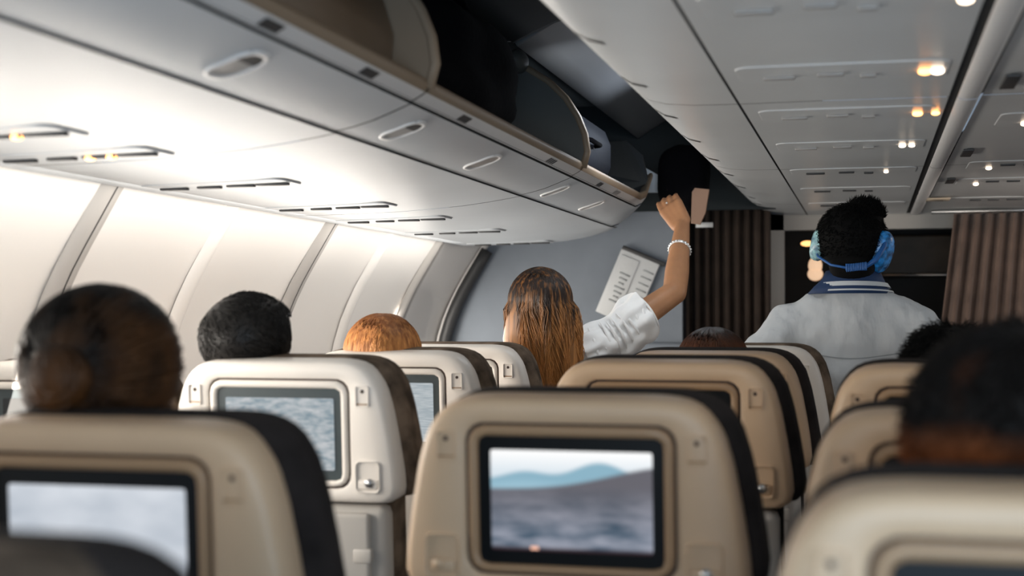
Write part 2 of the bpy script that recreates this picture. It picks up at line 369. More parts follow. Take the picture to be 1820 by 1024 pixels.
def curvediv(y, m, edge, parent, label):
    # curved end divider standing in the bin mouth
    poly = [(-1.40, .45), (-.80, .425), (-.788, .47), (-.795, .52), (-.815, .57), (-.85, .625), (-.90, .675), (-.97, .72), (-1.06, .75), (-1.2, .765), (-1.40, .77)]
    bm = bmesh.new(); loft(bm, [[Vector((x, y - .010, H + z)) for x, z in poly], [Vector((x, y + .010, H + z)) for x, z in poly]], True, True)
    d = obj('divider', bm, m, parent, smooth=False); d['label'] = label
    bm = bmesh.new(); tube(bm, [(x, y, H + z) for x, z in poly[1:]], .0125, 8); obj('divider_trim', bm, edge, d)
    return d
def bin_unit(i):
    y0, y1 = BY[i] + .004, BY[i + 1] - .004; last = i == 3
    t = thing('overhead_bin', blab[i], 'luggage bin', (0, 0, 0), 'left overhead bins')
    obj('bin_base', pf(BP, y0, y1, last), M['bin'], t)
    obj('bin_face', pf(BF, y0, y1, last), M['bin'], t)
    obj('bin_lip', pf(BL, y0, y1, last), M['bin_lip'], t)
    e = obj('lip_edge', pf([(-.805, .4175), (-.797, .430), (-.80, .441), (-.815, .446), (-.85, .438)], y0, y1, last), M['brown_lip'], t); e['label'] = 'brown inner edge of the bin lip'
    ym = (BY[i + 1] if not last else 6.2)
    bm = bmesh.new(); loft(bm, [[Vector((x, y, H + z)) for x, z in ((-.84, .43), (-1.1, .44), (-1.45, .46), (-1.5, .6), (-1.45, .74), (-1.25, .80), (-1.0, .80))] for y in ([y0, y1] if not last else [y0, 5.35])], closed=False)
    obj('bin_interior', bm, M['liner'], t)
    bm = bmesh.new()                                    # seam shadow gaps
    for (x, z) in ((-.986, .3485), (-.8335, .4000)):
        loft(bm, [[Vector((x - .006, yy, H + z + .001)), Vector((x + .006, yy, H + z + .004))] for yy in (y0, min(y1, 5.1) if not last else binend(x) - .25)], closed=False)
    obj('seam_gap', bm, M['seam'], t)
    return t
bins = [bin_unit(i) for i in range(4)]
bm = bmesh.new(); poly = [(-1.7, .31), (-1.25, .33), (-1.0, .37), (-.84, .43), (-.81, .5), (-.85, .62), (-.97, .72), (-1.2, .77), (-1.7, .77)]
pts = [Vector((x, binend(max(-1.25, min(-.80, x))) - .06, H + z + (.05 if z < .45 else 0))) for x, z in poly]
loft(bm, [pts, [p + Vector((0, .02, 0)) for p in pts]], True, True); obj('bin_end_panel', bm, M['divider_grey'], bins[3], smooth=False)
bm = bmesh.new(); po = [(lambda v: (v.x, v.z))(W(px, py, 5.75)) for px, py in ((1128, 288), (1192, 324), (1175, 345), (1148, 345), (1140, 318))]
loft(bm, [[Vector((x, 5.62, z)) for x, z in po], [Vector((x, 5.65, z)) for x, z in po]], True, True); e = obj('end_liner', bm, M['bin'], bins[3], smooth=False); e['label'] = 'pale corner panel behind the raised fingers'
curvediv(BY[2], M['divider'], M['divider'], bins[1], 'tan curved divider with rounded trim')
curvediv(BY[3], M['divider_grey'], M['brown_lip'], bins[2], 'dark grey curved divider with a pale tan edge')
curvediv(BY[1], M['divider'], M['divider'], bins[0], 'tan curved divider')
# solid tan panel hanging over the second bin's mouth, closed door of it
bm = bmesh.new(); loft(bm, [[Vector((x, y, H + z)) for x, z in ((-.86, .44), (-.855, .52), (-.88, .60), (-.93, .67), (-1.0, .72), (-1.1, .76))] for y in (1.1, 2.5)], closed=False)
bd = obj('inner_door', bm, M['divider'], bins[1]); bd.modifiers.new('t', 'SOLIDIFY').thickness = .015
bm = bmesh.new(); ell(bm, (-.885, 2.26, H + .575), (.012, .035, .012)); obj('stud', bm, M['divider'], bins[1])
# doors swung up over the aisle
def updoor(i, m, ang, label):
    y0, y1 = BY[i] + .02, BY[i + 1] - .02; rings = []
    if i == 3: y1 = 6.3
    for y in (y0, y0 + .02, (y0 + y1) / 2, y1 - .02, y1):
        r = []
        for k in range(9):
            a = k / 8; r.append(Vector((-1.0 + .50 * a, y, H + .79 + ang * a + .07 * math.sin(math.pi * a))))
        rings.append(r)
    bm = bmesh.new(); loft(bm, rings, closed=False); d = obj('bin_door', bm, m, bins[i]); d['label'] = label
    mm = d.modifiers.new('t', 'SOLIDIFY'); mm.thickness = .02; mm.offset = 1
updoor(1, M['liner'], .02, 'dark underside of the raised bin door'); updoor(2, M['liner'], .02, 'dark underside of the raised bin door'); updoor(3, M['liner_grey'], .10, 'pale grey underside of the raised door')  # shade put into the door colours: unlit undersides dark, lit one grey
bm = bmesh.new(); ell(bm, (-.985, 3.99, H + .735), (.03, .06, .035)); obj('hinge_cap', bm, M['divider_grey'], bins[2])
# latches, lip slots
def at_face(prof, t):
    n = len(prof) - 1; k = min(int(t * n), n - 1); f = t * n - k; return (prof[k][0] + (prof[k + 1][0] - prof[k][0]) * f, prof[k][1] + (prof[k + 1][1] - prof[k][1]) * f)
def yon(px, x, z):                                      # distance ahead at which the rail (x, H+z) passes a pixel column
    k = (px - 910) / F; c, s = math.cos(YAW), math.sin(YAW); return x * (c + k * s) / (k * c - s) 
def binof(y): return bins[max(k for k in range(4) if y > BY[k] - .01)]
for n_, px in enumerate((415, 712, 855, 985, 1050)):
    y = yon(px, -.91, .37); p = binof(y); bm = bmesh.new(); rings = []
    fr = thing('x', None, None); bpy.data.objects.remove(fr)
    wy = .042 if n_ < 3 else .032
    for inset, off in ((1.0, -.001), (.98, .004), (.86, .004), (.80, -.001)):
        ring = []
        for u, v in rr(2, 2, .7, k=4):
            tt = .5 + (v * .30) * inset + .04; x, z = at_face(BF, tt); ring.append(Vector((x, y + u * wy * inset, H + z - off)))
        rings.append(ring)
    loft(bm, rings); h = obj('latch', bm, M['bin_lip'], p)
    bm = bmesh.new(); loft(bm, [[Vector((at_face(BF, tt)[0], y + s * wy * .8, H + at_face(BF, tt)[1] - .0012)) for s in (-1, -.5, 0, .5, 1)] for tt in (.27, .4, .6, .8)], closed=False)
    obj('latch_plate', bm, M['latch'], h)
    bm = bmesh.new(); loft(bm, [[Vector((at_face(BF, tt)[0], y + s * wy * .78, H + at_face(BF, tt)[1] - .002)) for s in (-1, -.5, 0, .5, 1)] for tt in (.62, .8)], closed=False)
    obj('latch_slot', bm, M['slot'] if n_ < 2 else M['latch'], h)
for px, k in ((480, 1), (655, 1), (825, 1), (980, 4), (1066, 3), (1096, 4)):     # dark row marks on the lip
    y = yon(px, -.818, .409); p = binof(y); bm = bmesh.new()
    for j in range(k):
        w = .034 if k == 1 else .0075; c = y + (j - (k - 1) / 2) * .021
        loft(bm, [[Vector((at_face(BL, tt)[0], c - w, H + at_face(BL, tt)[1] - .0015)), Vector((at_face(BL, tt)[0], c + w, H + at_face(BL, tt)[1] - .0015))] for tt in (.2, .8)], closed=False)
    obj('row_mark', bm, M['slot'] if px < 1090 else M['latch'], p)
# service panels under the left bins
def psu(name, label, c, sx, sy, slots, lights, z, group, slope=0, m=M['bin'], slot_m=M['slot']):
    t = thing(name, label, 'service panel', (c[0], c[1], z), group)
    bm = bmesh.new(); po = rr(sx, sy, .03)
    loft(bm, [[Vector((x, y, .0 - x * slope)) for x, y in po], [Vector((x, y, -.004 - x * slope)) for x, y in scale2(po, (0, 0), .985, .96)]], False, True)
    obj('panel', bm, m, t, smooth=False)
    for (x, w, d) in slots:
        obj('vent', B((x, d, -.0065 - x * slope), (w, .016, .006), bev=.002), slot_m, t)
    for (x, d, r, mm) in lights:
        bm = bmesh.new(); ell(bm, (x, d, -.008 - x * slope), (r, r, r * .5), seg=14); obj('reading_light', bm, mm, t)
    return t
rows_l = [(2.41, [(.075, 0, .011, M['amber']), (.02, 0, .011, M['amber'])]), (2.71, [(.075, .0, .011, M['amber']), (.03, 0, .011, M['amber'])]), (3.32, []), (4.0, []), (4.53, []), (5.2, []), (6.0, [])]
nl = ['nearest on the left, two amber lights lit', 'second from the near end, two amber lights lit', 'third along, lights off', 'fourth along above the short dark hair', 'fifth along above the orange hair', 'sixth along', 'farthest, by the end of the bin']
for i, (zc, li) in enumerate(rows_l):
    y = (zc - 1.45 * math.sin(YAW)) / math.cos(YAW)
    psu('service_panel', 'flat service panel under the left bins, ' + nl[i], (-1.47, y), .36, .15, [(-.12, .07, 0), (-.03, .06, 0), (.05, .07, .0), (.13, .08, 0)], [(x, d, r, m) for x, d, r, m in li], H + .3062, 'service panels under the left bins', slope=-.024)

# bags in the open bins
def blob(bm, c, r, rot=None, seed=0, amp=.02):
    b2 = bmesh.new(); bmesh.ops.create_icosphere(b2, subdivisions=4, radius=1)
    from mathutils import noise
    for v in b2.verts:
        d = v.co.copy(); e = 3.2; q = (abs(d.x) ** e + abs(d.y) ** e + abs(d.z) ** e) ** (-1 / e); v.co = d * q
        v.co *= 1 + amp * 3 * noise.noise(v.co * 1.7 + Vector((seed, 0, 0)))
        v.co = Vector((v.co.x * r[0], v.co.y * r[1], v.co.z * r[2]))
    bmesh.ops.transform(b2, matrix=Matrix.Translation(c) @ (rot.to_4x4() if rot else Matrix()), verts=b2.verts)
    me = bpy.data.meshes.new('t'); b2.to_mesh(me); b2.free(); bm.from_mesh(me); bpy.data.meshes.remove(me)
t = thing('travel_bag', 'soft black bag stuffed in the open bin between two curved dividers', 'bag', (-1.08, 3.2, H + .58))
bm = bmesh.new(); blob(bm, (0, 0, 0), (.23, .52, .145), seed=3, amp=.05); obj('bag_body', bm, M['bag'], t)
bm = bmesh.new(); tube(bm, [(.15, -.2, .12), (.12, -.15, .19), (.12, .05, .2), (.15, .12, .12)], .012); obj('strap', bm, M['bag'], t)
t = thing('suitcase', 'dark navy rounded case in the farthest open bin behind the raised hand', 'suitcase', (-1.12, 4.62, H + .57))
bm = bmesh.new(); box(bm, (0, 0, 0), (.44, .98, .22), bev=.07); obj('case_body', bm, M['bag_navy'], t)
bm = bmesh.new(); tube(bm, [(.225, -.1, 0), (.245, -.08, 0), (.245, .08, 0), (.225, .1, 0)], .008); obj('handle', bm, M['bag'], t)

# ------------------------------------------------------------------ centre overhead bins (undersides)
CZ = .47
def cunit(y0, y1, label, x0, x1, prof, m, group, mirror=False):
    t = thing('centre_bin', label, 'luggage bin', (0, 0, 0), group)
    bm = bmesh.new(); pr = prof
    loft(bm, [[Vector((x, y, H + z)) for x, z in pr] for y in (y0 + .003, (y0 + y1) / 2, y1 - .003)], closed=False)
    obj('bin_underside', bm, m, t); return t
CB = [-.6, .25, 1.72, 3.19, 4.66, 6.13, 6.82]
cl = ['behind the camera end', 'nearest overhead', 'second overhead', 'third overhead', 'fourth overhead above the long-haired woman', 'last one before the curtains']
for i in range(1, 6):
    y0, y1 = CB[i], CB[i + 1]
    t = thing('centre_bin', 'grey underside of the centre overhead bins, ' + cl[i], 'luggage bin', (0, 0, 0), 'centre overhead bins')
    def strip(name, pr, m, gap=.003):
        bm = bmesh.new(); loft(bm, [[Vector((x, y, H + z)) for x, z in pr] for y in (y0 + gap, (y0 + y1) / 2, y1 - gap)], closed=False); return obj(name, bm, m, t)
    strip('bin_underside', [(-.277, CZ), (-.1, CZ + .001), (.168, CZ)], M['ceil'])
    strip('bin_rim', [(-.283, CZ), (-.38, CZ + .001), (-.44, CZ + .006), (-.48, CZ + .016), (-.505, CZ + .032)], M['ceil'])
    strip('bin_lip', [(-.507, CZ + .036), (-.525, CZ + .06), (-.53, CZ + .085)], M['bin_lip'] if i > 3 else M['ceil'])
    e = strip('lip_edge', [(-.53, CZ + .088), (-.525, CZ + .105), (-.50, CZ + .10)], M['brown_lip'])
    if y0 > 3:
        e = strip('lip_ledge', [(-.527, CZ + .080), (-.545, CZ + .086), (-.553, CZ + .105)], M['divider']); e['label'] = 'tan ledge along the open edge'
    strip('bin_interior', [(-.50, CZ + .10), (-.20, CZ + .12), (-.18, CZ + .40), (-.45, CZ + .45)], M['liner'])
    strip('side_rail', [(.186, CZ), (.192, CZ - .006), (.205, CZ - .008), (.225, CZ - .007), (.232, CZ)], M['bin_lip'])
    strip('outer_underside', [(.236, CZ + .001), (.5, CZ + .003), (.8, CZ - .003), (1.15, CZ - .012)], M['ceil_side'])
    strip('rail_gap', [(.165, CZ + .003), (.188, CZ + .003)], M['seam'], 0)
    strip('panel_seam', [(-.285, CZ + .003), (-.275, CZ + .003)], M['seam'], 0)
    for k in range(3):                                  # dark strips standing in for latch shadows on the rim
        yy = y0 + (y1 - y0) * (k + .5) / 3
        bm = bmesh.new(); loft(bm, [[Vector((x, yy + d, H + z - .0015)) for d in (-.012, .012)] for x, z in ((-.45, CZ + .008), (-.48, CZ + .016), (-.505, CZ + .032))], closed=False); obj('latch', bm, M['slot'], t)
struct(obj('trim_30', B((.3, 3.4, H + CZ + .56), (1.65, 6.9, .02)), M['liner']))
crow = [(2.12, [(.14, 0, .012, M['warm'])]), (2.73, [(.105, 0, .013, M['amber']), (.128, 0, .013, M['warm'])]), (3.30, [(.11, 0, .012, M['amber']), (.15, 0, .010, M['amber'])]),
        (3.92, [(.09, 0, .010, M['warm']), (.115, 0, .009, M['warm'])]), (4.62, [(.055, 0, .008, M['warm'])]), (5.3, []), (6.0, [])]
cn = ['nearest, one pale light', 'second row, brightest amber lights', 'third row, two small amber lights', 'fourth row, two pale lights', 'fifth row, one tiny light', 'sixth row above the dark hair', 'last row by the doorway']
for i, (zc, li) in enumerate(crow):
    y = zc / math.cos(YAW)
    psu('service_panel', 'service panel on the centre bin underside, ' + cn[i], (-.05, y), .40, .20, [(-.12, .06, .02), (-.02, .05, .0), (.05, .03, .03)], [(x + .05, d, r, m) for x, d, r, m in li], H + CZ + .0022, 'service panels on the centre bins', m=M['ceil'], slot_m=M['latch'] if i < 4 else M['slot'])
for i, (zc, px, li) in enumerate([(2.65, 1830, 1), (3.5, 1770, 2), (4.55, 1715, 1), (5.1, 1730, 1), (5.9, 1700, 0)]):
    y = zc / math.cos(YAW)
    psu('service_panel', 'service panel right of the centre rail, ' + ['nearest, amber light at the picture edge', 'second, two pale lights', 'third, a dark vent strip', 'fourth along', 'farthest, by the right curtain'][i], (.52, y), .44, .24,
        [(-.1, .045, -.03), (-.03, .045, -.03), (.05, .06, -.03), (.14, .06, -.03)], [(-.22 + .07 + k * .07, .05, .010, M['amber'] if i == 0 else M['warm']) for k in range(li)], H + CZ + .0035, 'service panels right of the rail', m=M['ceil_side'])
for zc in (2.9, 4.15, 5.0):
    p = (.275, zc / math.cos(YAW), H + CZ - .004); o = obj('vent_grille', B((0, 0, 0), (.03, .16, .006), bev=.002), M['slot'], loc=p)
    tag(o, 'small dark slot beside the ceiling rail, ' + {2.9: 'nearest', 4.15: 'middle', 5.0: 'farthest'}[zc], 'vent', 'slots beside the rail')
tag(obj('sticker', B((0, 0, 0), (.09, .14, .003)), M['sticker'], loc=(.27, 5.95, H + CZ - .006)), 'yellowish sticker on the ceiling right of the rail near the curtain', 'sticker')

# ------------------------------------------------------------------ curtains
def curtain(name, label, x0, x1, y, z0, z1, m, n, topsq=0, botsq=0, amp=.03, seed=1):
    random.seed(seed); ph = [random.uniform(-.4, .4) for _ in range(n + 2)]; N = n * 10
    rings = []
    for r in range(13):
        t = r / 12; z = z1 + (z0 - z1) * t; row = []
        for k in range(N + 1):
            u = k / N; xx = x0 + (x1 - x0) * u; xx += topsq * (1 - t) * (1 - u) + botsq * t * (1 - u)
            a = u * n * 2 * math.pi + ph[int(u * n)] * math.sin(u * n * math.pi % math.pi) + .3 * math.sin(3 * t + seed)
            row.append(Vector((xx, y + amp * (.75 + .25 * t) * math.sin(a) + .006 * math.sin(5 * a + 4 * t), z)))
        rings.append(row)
    t = thing(name, label, 'curtain', ((x0 + x1) / 2, y, 0)); off = Vector(t.location)
    bm = bmesh.new(); loft(bm, [[p - off for p in r] for r in rings], closed=False); c = obj('curtain_cloth', bm, m, t); c.modifiers.new('t', 'SOLIDIFY').thickness = .003
    bm = bmesh.new(); tube(bm, [(x0 - off.x, 0, z1 + .01), (x1 - off.x, 0, z1 + .01)], .009); obj('curtain_rail', bm, M['metal'], t)
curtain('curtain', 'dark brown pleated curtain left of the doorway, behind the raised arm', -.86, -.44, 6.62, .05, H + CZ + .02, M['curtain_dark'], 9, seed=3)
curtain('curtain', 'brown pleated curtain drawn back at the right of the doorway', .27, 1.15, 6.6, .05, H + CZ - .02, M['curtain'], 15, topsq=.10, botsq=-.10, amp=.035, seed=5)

# paper tucked on the bulkhead
t = thing('leaflet', 'pale printed leaflet leaning on the grey bulkhead beside the white sleeve', 'leaflet', W(1094, 522, 6.15))
t.location.y = YB - .03
rot = Matrix.Rotation(R(23), 3, 'Y')
bm = bmesh.new(); box(bm, (0, 0, .03), (.19, .012, .31), rot=rot, bev=.004); box(bm, rot @ Vector((-.05, -.010, .02)), (.09, .006, .28), rot=rot, bev=.003); obj('folded_sheet', bm, M['paper'], t)
bm = bmesh.new(); box(bm, rot @ Vector((.0, .004, .19)), (.21, .018, .02), rot=rot, bev=.004); obj('top_clip', bm, M['slot'], t)
bm = bmesh.new()
for k in range(7): box(bm, rot @ Vector((-.045, -.0145, .08 - k * .022)), (.05 - .012 * (k % 3), .002, .008), rot=rot)
obj('printing', bm, M['ink'], t); bm = bmesh.new()
for k in range(5): box(bm, rot @ Vector((.05, -.0085, .13 - k * .03)), (.05, .002, .006), rot=rot)
obj('printing', bm, M['ink'], t)
t = obj('shelf_ledge', B((0, 0, 0), (.55, .10, .05), bev=.015), M['bulk'], loc=W(1120, 622, 6.1)); t.location.y = YB - .05; tag(t, 'low grey ledge along the bulkhead behind the seats', 'ledge')
lb = W(1240, 365, 5.5)
t = thing('open_panel', 'tan flap hanging open in the dark gap right of the raised hand', 'flap', lb)
bm = bmesh.new(); po = [(-.02, .068), (.045, .06), (.03, -.03), (.01, -.075), (-.025, -.07)]
loft(bm, [y3(po, -.01), y3(po, .01)], True, True); obj('flap', bm, M['tan'], t, smooth=False)
bm = bmesh.new(); blob(bm, W(1216, 318, 5.6) - lb, (.10, .10, .13), amp=.02); obj('flap_housing', bm, M['bag'], t)
tag(obj('label_card', B((0, 0, 0), (.075, .01, .022)), M['paper'], loc=W(1252, 400, 6.3)), 'small pale card strip at the top of the dark curtain', 'card')

# ------------------------------------------------------------------ seats
PIV = .48; TOP = 1.205
def outline(top, hw):            # half widths against height below the top
    tab = [(0, .120), (.0015, .150), (.006, .172), (.014, .190), (.028, .206), (.055, .223), (.10, .236), (.16, .247), (.22, .256), (.262, .260), (.280, .257), (.291, .247), (.296, .230)]
    k = hw / .260; r = [(w * k, top - d) for d, w in tab]; return [(-x, z) for x, z in r[::-1]] + r
def make_seat(name, label, shellm, bezm, framem, fabm, group):
    t = thing(name, label, 'airline seat', (0, 0, 0), group)
    T = Matrix.Translation((0, 0, PIV)) @ Matrix.Rotation(R(4), 4, 'X') @ Matrix.Translation((0, 0, -PIV))   # backrest leans back
    off = T @ Vector((0, 0, TOP)); T = Matrix.Translation((0, -off.y, TOP - off.z)) @ T      # rear face top at the origin line
    def o(n, bm, m, p=t, sm=True): bmesh.ops.transform(bm, matrix=T, verts=bm.verts); return obj(n, bm, m, p, smooth=sm)
    c = (0, TOP - .148); N = 96; out = polar(outline(TOP, .260), c, N); hole = polar(rr(.316, .228, .028, (0, TOP - .151), 8), c, N)
    def lerp(a, b, f): return [(x0 + (x1 - x0) * f, z0 + (z1 - z0) * f) for (x0, z0), (x1, z1) in zip(a, b)]
    bm = bmesh.new()
    loft(bm, [y3(scale2(out, c, .97, .985), .095), y3(out, .07), y3(out, .032), y3(scale2(out, c, .993, .993), .016), y3(scale2(out, c, .972, .975), .005), y3(scale2(out, c, .94, .945), .0), y3(lerp(out, hole, .5), -.002),
              y3(lerp(out, hole, .93), -.001), y3(hole, .001), y3(scale2(hole, c, .995, .995), .016)])
    bm.faces.new([bm.verts.new(p) for p in y3(scale2(hole, c, .995, .995), .015)])
    o('shell', bm, shellm)
    bm = bmesh.new(); g1 = scale2(hole, c, 1.0, 1.0); loft(bm, [y3(scale2(hole, c, .998, .998), .004), y3(scale2(hole, c, .966, .958), .004)]); o('groove', bm, M['groove'])
    bm = bmesh.new(); h2 = scale2(hole, c, .970, .962); fr = polar(rr(.278, .192, .012, (0, TOP - .153), 8), c, N)
    loft(bm, [y3(h2, .012), y3(h2, .001), y3(scale2(h2, c, .985, .98), -.003), y3(lerp(h2, fr, .75), -.003), y3(fr, .002), y3(fr, .010)])
    bz = o('screen_bezel', bm, bezm)
    bm = bmesh.new(); bm.faces.new([bm.verts.new(p) for p in y3(fr, .006)]); o('screen_frame', bm, framem, bz, False)
    bm = bmesh.new(); dp = rr(.242, .150, .004, (.001, TOP - .153), 3); bm.faces.new([bm.verts.new(p) for p in y3(dp, .0045)]); o('display', bm, SCR['off'], bz, False)
    for s in (-1, 1):            # upper small recess with jack hole, lower coat hook pocket
        po = rr(.026, .040, .003, (s * .187, TOP - .072), 3); cc = (s * .187, TOP - .072); bm = bmesh.new()
        loft(bm, [y3(scale2(po, cc, 1.12, 1.08), .0005), y3(scale2(po, cc, 1.10, 1.06), -.006), y3(po, -.006), y3(scale2(po, cc, .97, .98), -.001)], cap1=True); k = o('jack_recess', bm, shellm)
        bm = bmesh.new(); ell(bm, (s * .187, -.002, TOP - .062), (.004, .002, .004), seg=10); o('jack', bm, M['groove'], k)
        bm = bmesh.new(); box(bm, (s * .187, -.001, TOP - .0885), (.026, .003, .003)); o('jack_slot', bm, M['bezel'], k)
        cc = (s * .196, TOP - .238); po = rr(.050, .062, .010, cc, 4); bm = bmesh.new()
        loft(bm, [y3(scale2(po, cc, 1.1, 1.08), .0005), y3(scale2(po, cc, 1.07, 1.06), -.007), y3(po, -.008), y3(scale2(po, cc, .97, .97), -.001)], cap1=True); k = o('hook_pocket', bm, shellm)
        bm = bmesh.new(); box(bm, (s * .196, -.003, TOP - .254), (.042, .008, .020), bev=.003); o('coat_hook', bm, shellm, k)
        bm = bmesh.new(); b2 = []; tube(bm, [(s * .200, -.005, TOP - .250), (s * .200, -.011, TOP - .250)], .009, 14); o('button', bm, M['metal'] if s > 0 else shellm, k)
    # padded backrest and headrest on the passenger's side, showing past the shell's edge
    bo = polar([(x + .010, z) for x, z in outline(TOP + .003, .272)], c, N); bm = bmesh.new()
    lowb = [(x, z if z > TOP - .2 else z - (TOP - .2 - z) * 2.2) for x, z in bo]; cl_ = (0, TOP - .2)
    loft(bm, [y3(scale2(bo, c, .93, .93), .055), y3(scale2(bo, c, .985, .99), .07), y3(bo, .09), y3(bo, .125), y3(scale2(bo, c, .975, .98), .15), y3(scale2(bo, c, .90, .92), .165), y3(scale2(bo, c, .7, .75), .158)], True, True)
    o('headrest', bm, fabm)
    bm = bmesh.new(); box(bm, (0, .10, (TOP - .27 + .50) / 2), (.47, .10, TOP - .27 - .50), bev=.03); o('backrest', bm, fabm)
    bm = bmesh.new(); box(bm, (0, .035, (TOP - .300 + .46) / 2), (.462, .06, TOP - .300 - .46), bev=.02); o('lower_shell', bm, M['lower'])
    bm = bmesh.new(); box(bm, (0, -.006, TOP - .435), (.40, .022, .245), bev=.008); tt = o('tray_table', bm, M['lower'])
    bm = bmesh.new(); box(bm, (0, -.020, TOP - .315), (.05, .012, .028), bev=.004); o('tray_latch', bm, M['metal'], tt)
    bm = bmesh.new(); box(bm, (.185, -.010, TOP - .40), (.04, .018, .03), bev=.004); o('tray_hook', bm, M['lower'], tt)
    bm = bmesh.new(); box(bm, (0, .30, .41), (.46, .46, .12), bev=.04); obj('seat_cushion', bm, fabm, t)
    for s in (-1, 1):
        bm = bmesh.new(); box(bm, (s * .243, .32, .63), (.042, .36, .035), bev=.012); box(bm, (s * .243, .18, .53), (.03, .05, .2), bev=.01); obj('armrest', bm, M['lower'], t)
        bm = bmesh.new(); tube(bm, [(s * .18, .12, .36), (s * .18, .10, .01)], .018); tube(bm, [(s * .18, .48, .36), (s * .18, .52, .01)], .018); tube(bm, [(s * .18, .05, .012), (s * .18, .58, .012)], .012); obj('leg', bm, M['metal'], t)
    return t
tan0 = make_seat('airline_seat', 'x', M['shell'], M['bezel'], M['glass_black'], M['fabric'], 'seats of the centre block')
pale0 = make_seat('airline_seat', 'x', M['shell_lit'], M['bezel_lit'], M['glass_grey'], M['fabric_brown'], 'pale seats by the windows')
def place_seat(src, loc, label, disp, first=False, rz=0, group=None):
    t = src if first else tree(src)
    t.location = loc; t.rotation_euler = (0, 0, rz); t['label'] = label
    if group: t['group'] = group
    for ch in t.children:
        if ch.name.startswith('screen_bezel'):
            for d in ch.children:
                if d.name.startswith('display'):
                    d.data = d.data.copy(); d.data.materials[0] = SCR[disp]
    return t
# centre column
place_seat(tan0, (-.427, 2.035, -.027), 'tan seat back in the middle foreground, its screen showing hazy mountains', 'mountains', True)
place_seat(tan0, (-.408, 2.86, .0), 'tan seat back just ahead of the mountain screen seat, its screen dark', 'off')
c3 = place_seat(tan0, (-.40, 3.58, .0), 'tan seat back with the auburn hair of its passenger showing above', 'off')
c4 = place_seat(pale0, (-.37, 4.22, .0), 'pale seat farthest ahead, in front of the standing person in headphones', 'off', group='seats of the centre block')
# left neighbour of the middle seat, and the one behind it
place_seat(tan0, (-.925, 1.565, -.038), 'large blurred tan seat back at lower left with a bright blank screen', 'pale')
# window column
place_seat(pale0, (-1.195, 2.75, .0), 'pale window-side seat back with a greyish screen, behind the short black hair', 'page_blue', True)
place_seat(pale0, (-1.195, 3.44, .0), 'pale seat back second of the window-side file, screen showing a grey page', 'page')
place_seat(pale0, (-1.225, 4.08, .002), 'pale seat back beside the long-haired woman, dark teal screen', 'teal')
# right column
place_seat(tan0, (.155, 1.21, -.05), 'very blurred tan seat back in the lower right corner', 'off')
place_seat(tan0, (.155, 1.93, -.034), 'blurred tan seat back second on the right, behind the corner seat', 'teal')
place_seat(tan0, (.165, 2.72, .0), 'tan seat back third on the right with black hair above it', 'off')
# near corner seat, only its padded top in view
l0 = place_seat(tan0, (-.665, .735, -.066), 'seat in the lower left corner, only its dark padded top showing', 'off')
bm = bmesh.new(); cc_ = (0, TOP - .148); oo = polar(outline(TOP, .260), cc_, 96); Tm = Matrix.Rotation(R(4), 4, 'X'); of_ = Tm @ Vector((0, 0, TOP - PIV))
loft(bm, [y3(scale2(oo, cc_, 1.045, 1.03), .10), y3(scale2(oo, cc_, 1.05, 1.035), .04), y3(scale2(oo, cc_, 1.03, 1.02), .0), y3(scale2(oo, cc_, .96, .965), -.012), y3(scale2(oo, cc_, .5, .5), -.014)], False, True)
bmesh.ops.transform(bm, matrix=Matrix.Translation((0, -of_.y, TOP - PIV - of_.z + PIV)) @ Tm @ Matrix.Translation((0, 0, -PIV)), verts=bm.verts)
cv_ = obj('headrest_cover', bm, M['fabric_brown'], l0); cv_['label'] = 'brown cloth cover pulled over the seat top'
place_seat(pale0, (-1.72, 2.74, -.01), 'pale window seat at the left edge, beyond the hair bun', 'off')

# ------------------------------------------------------------------ people
def strand(bm, pts, r):
    pts = [Vector(p) for p in pts]; rings = []
    for i, p in enumerate(pts):
        t = (pts[min(i + 1, len(pts) - 1)] - pts[max(i - 1, 0)]).normalized(); u = t.orthogonal().normalized(); v = t.cross(u)
        rr_ = r * (1 - .75 * (i / (len(pts) - 1)) ** 2)
        rings.append([p + (u * math.cos(a) + v * math.sin(a)) * rr_ for a in (0, 2.09, 4.19)])
    loft(bm, rings, False, True)
def scalp(bm, c, r, n, length, sr, crown=(0, -.3, .95), keep=lambda d: True, lift=.012, jit=.25, part=None, seed=1):
    rnd = random.Random(seed); cr = Vector(crown).normalized(); k = 0
    while k < n:
        z = rnd.uniform(-1, 1); a = rnd.uniform(0, 2 * math.pi); q = math.sqrt(1 - z * z); d = Vector((q * math.cos(a), q * math.sin(a), z))
        if not keep(d): continue
        k += 1; pts = []; cur = d.copy(); L = length * rnd.uniform(.7, 1.2); fl = None
        for s in range(5):
            p = Vector((c[0] + cur.x * r[0], c[1] + cur.y * r[1], c[2] + cur.z * r[2])) + cur * (lift * (s / 4) * rnd.uniform(.4, 1.1) - .003)
            pts.append(p); f = (cur - cr * cur.dot(cr)); f = f.normalized() if f.length > 1e-3 else Vector((1, 0, 0))
            if fl is None: fl = Vector([rnd.uniform(-jit, jit) for _ in range(3)])
            cur = (cur + (f - cur * f.dot(cur) + fl) * (L / 4 / r[0])).normalized()
        strand(bm, pts, sr)
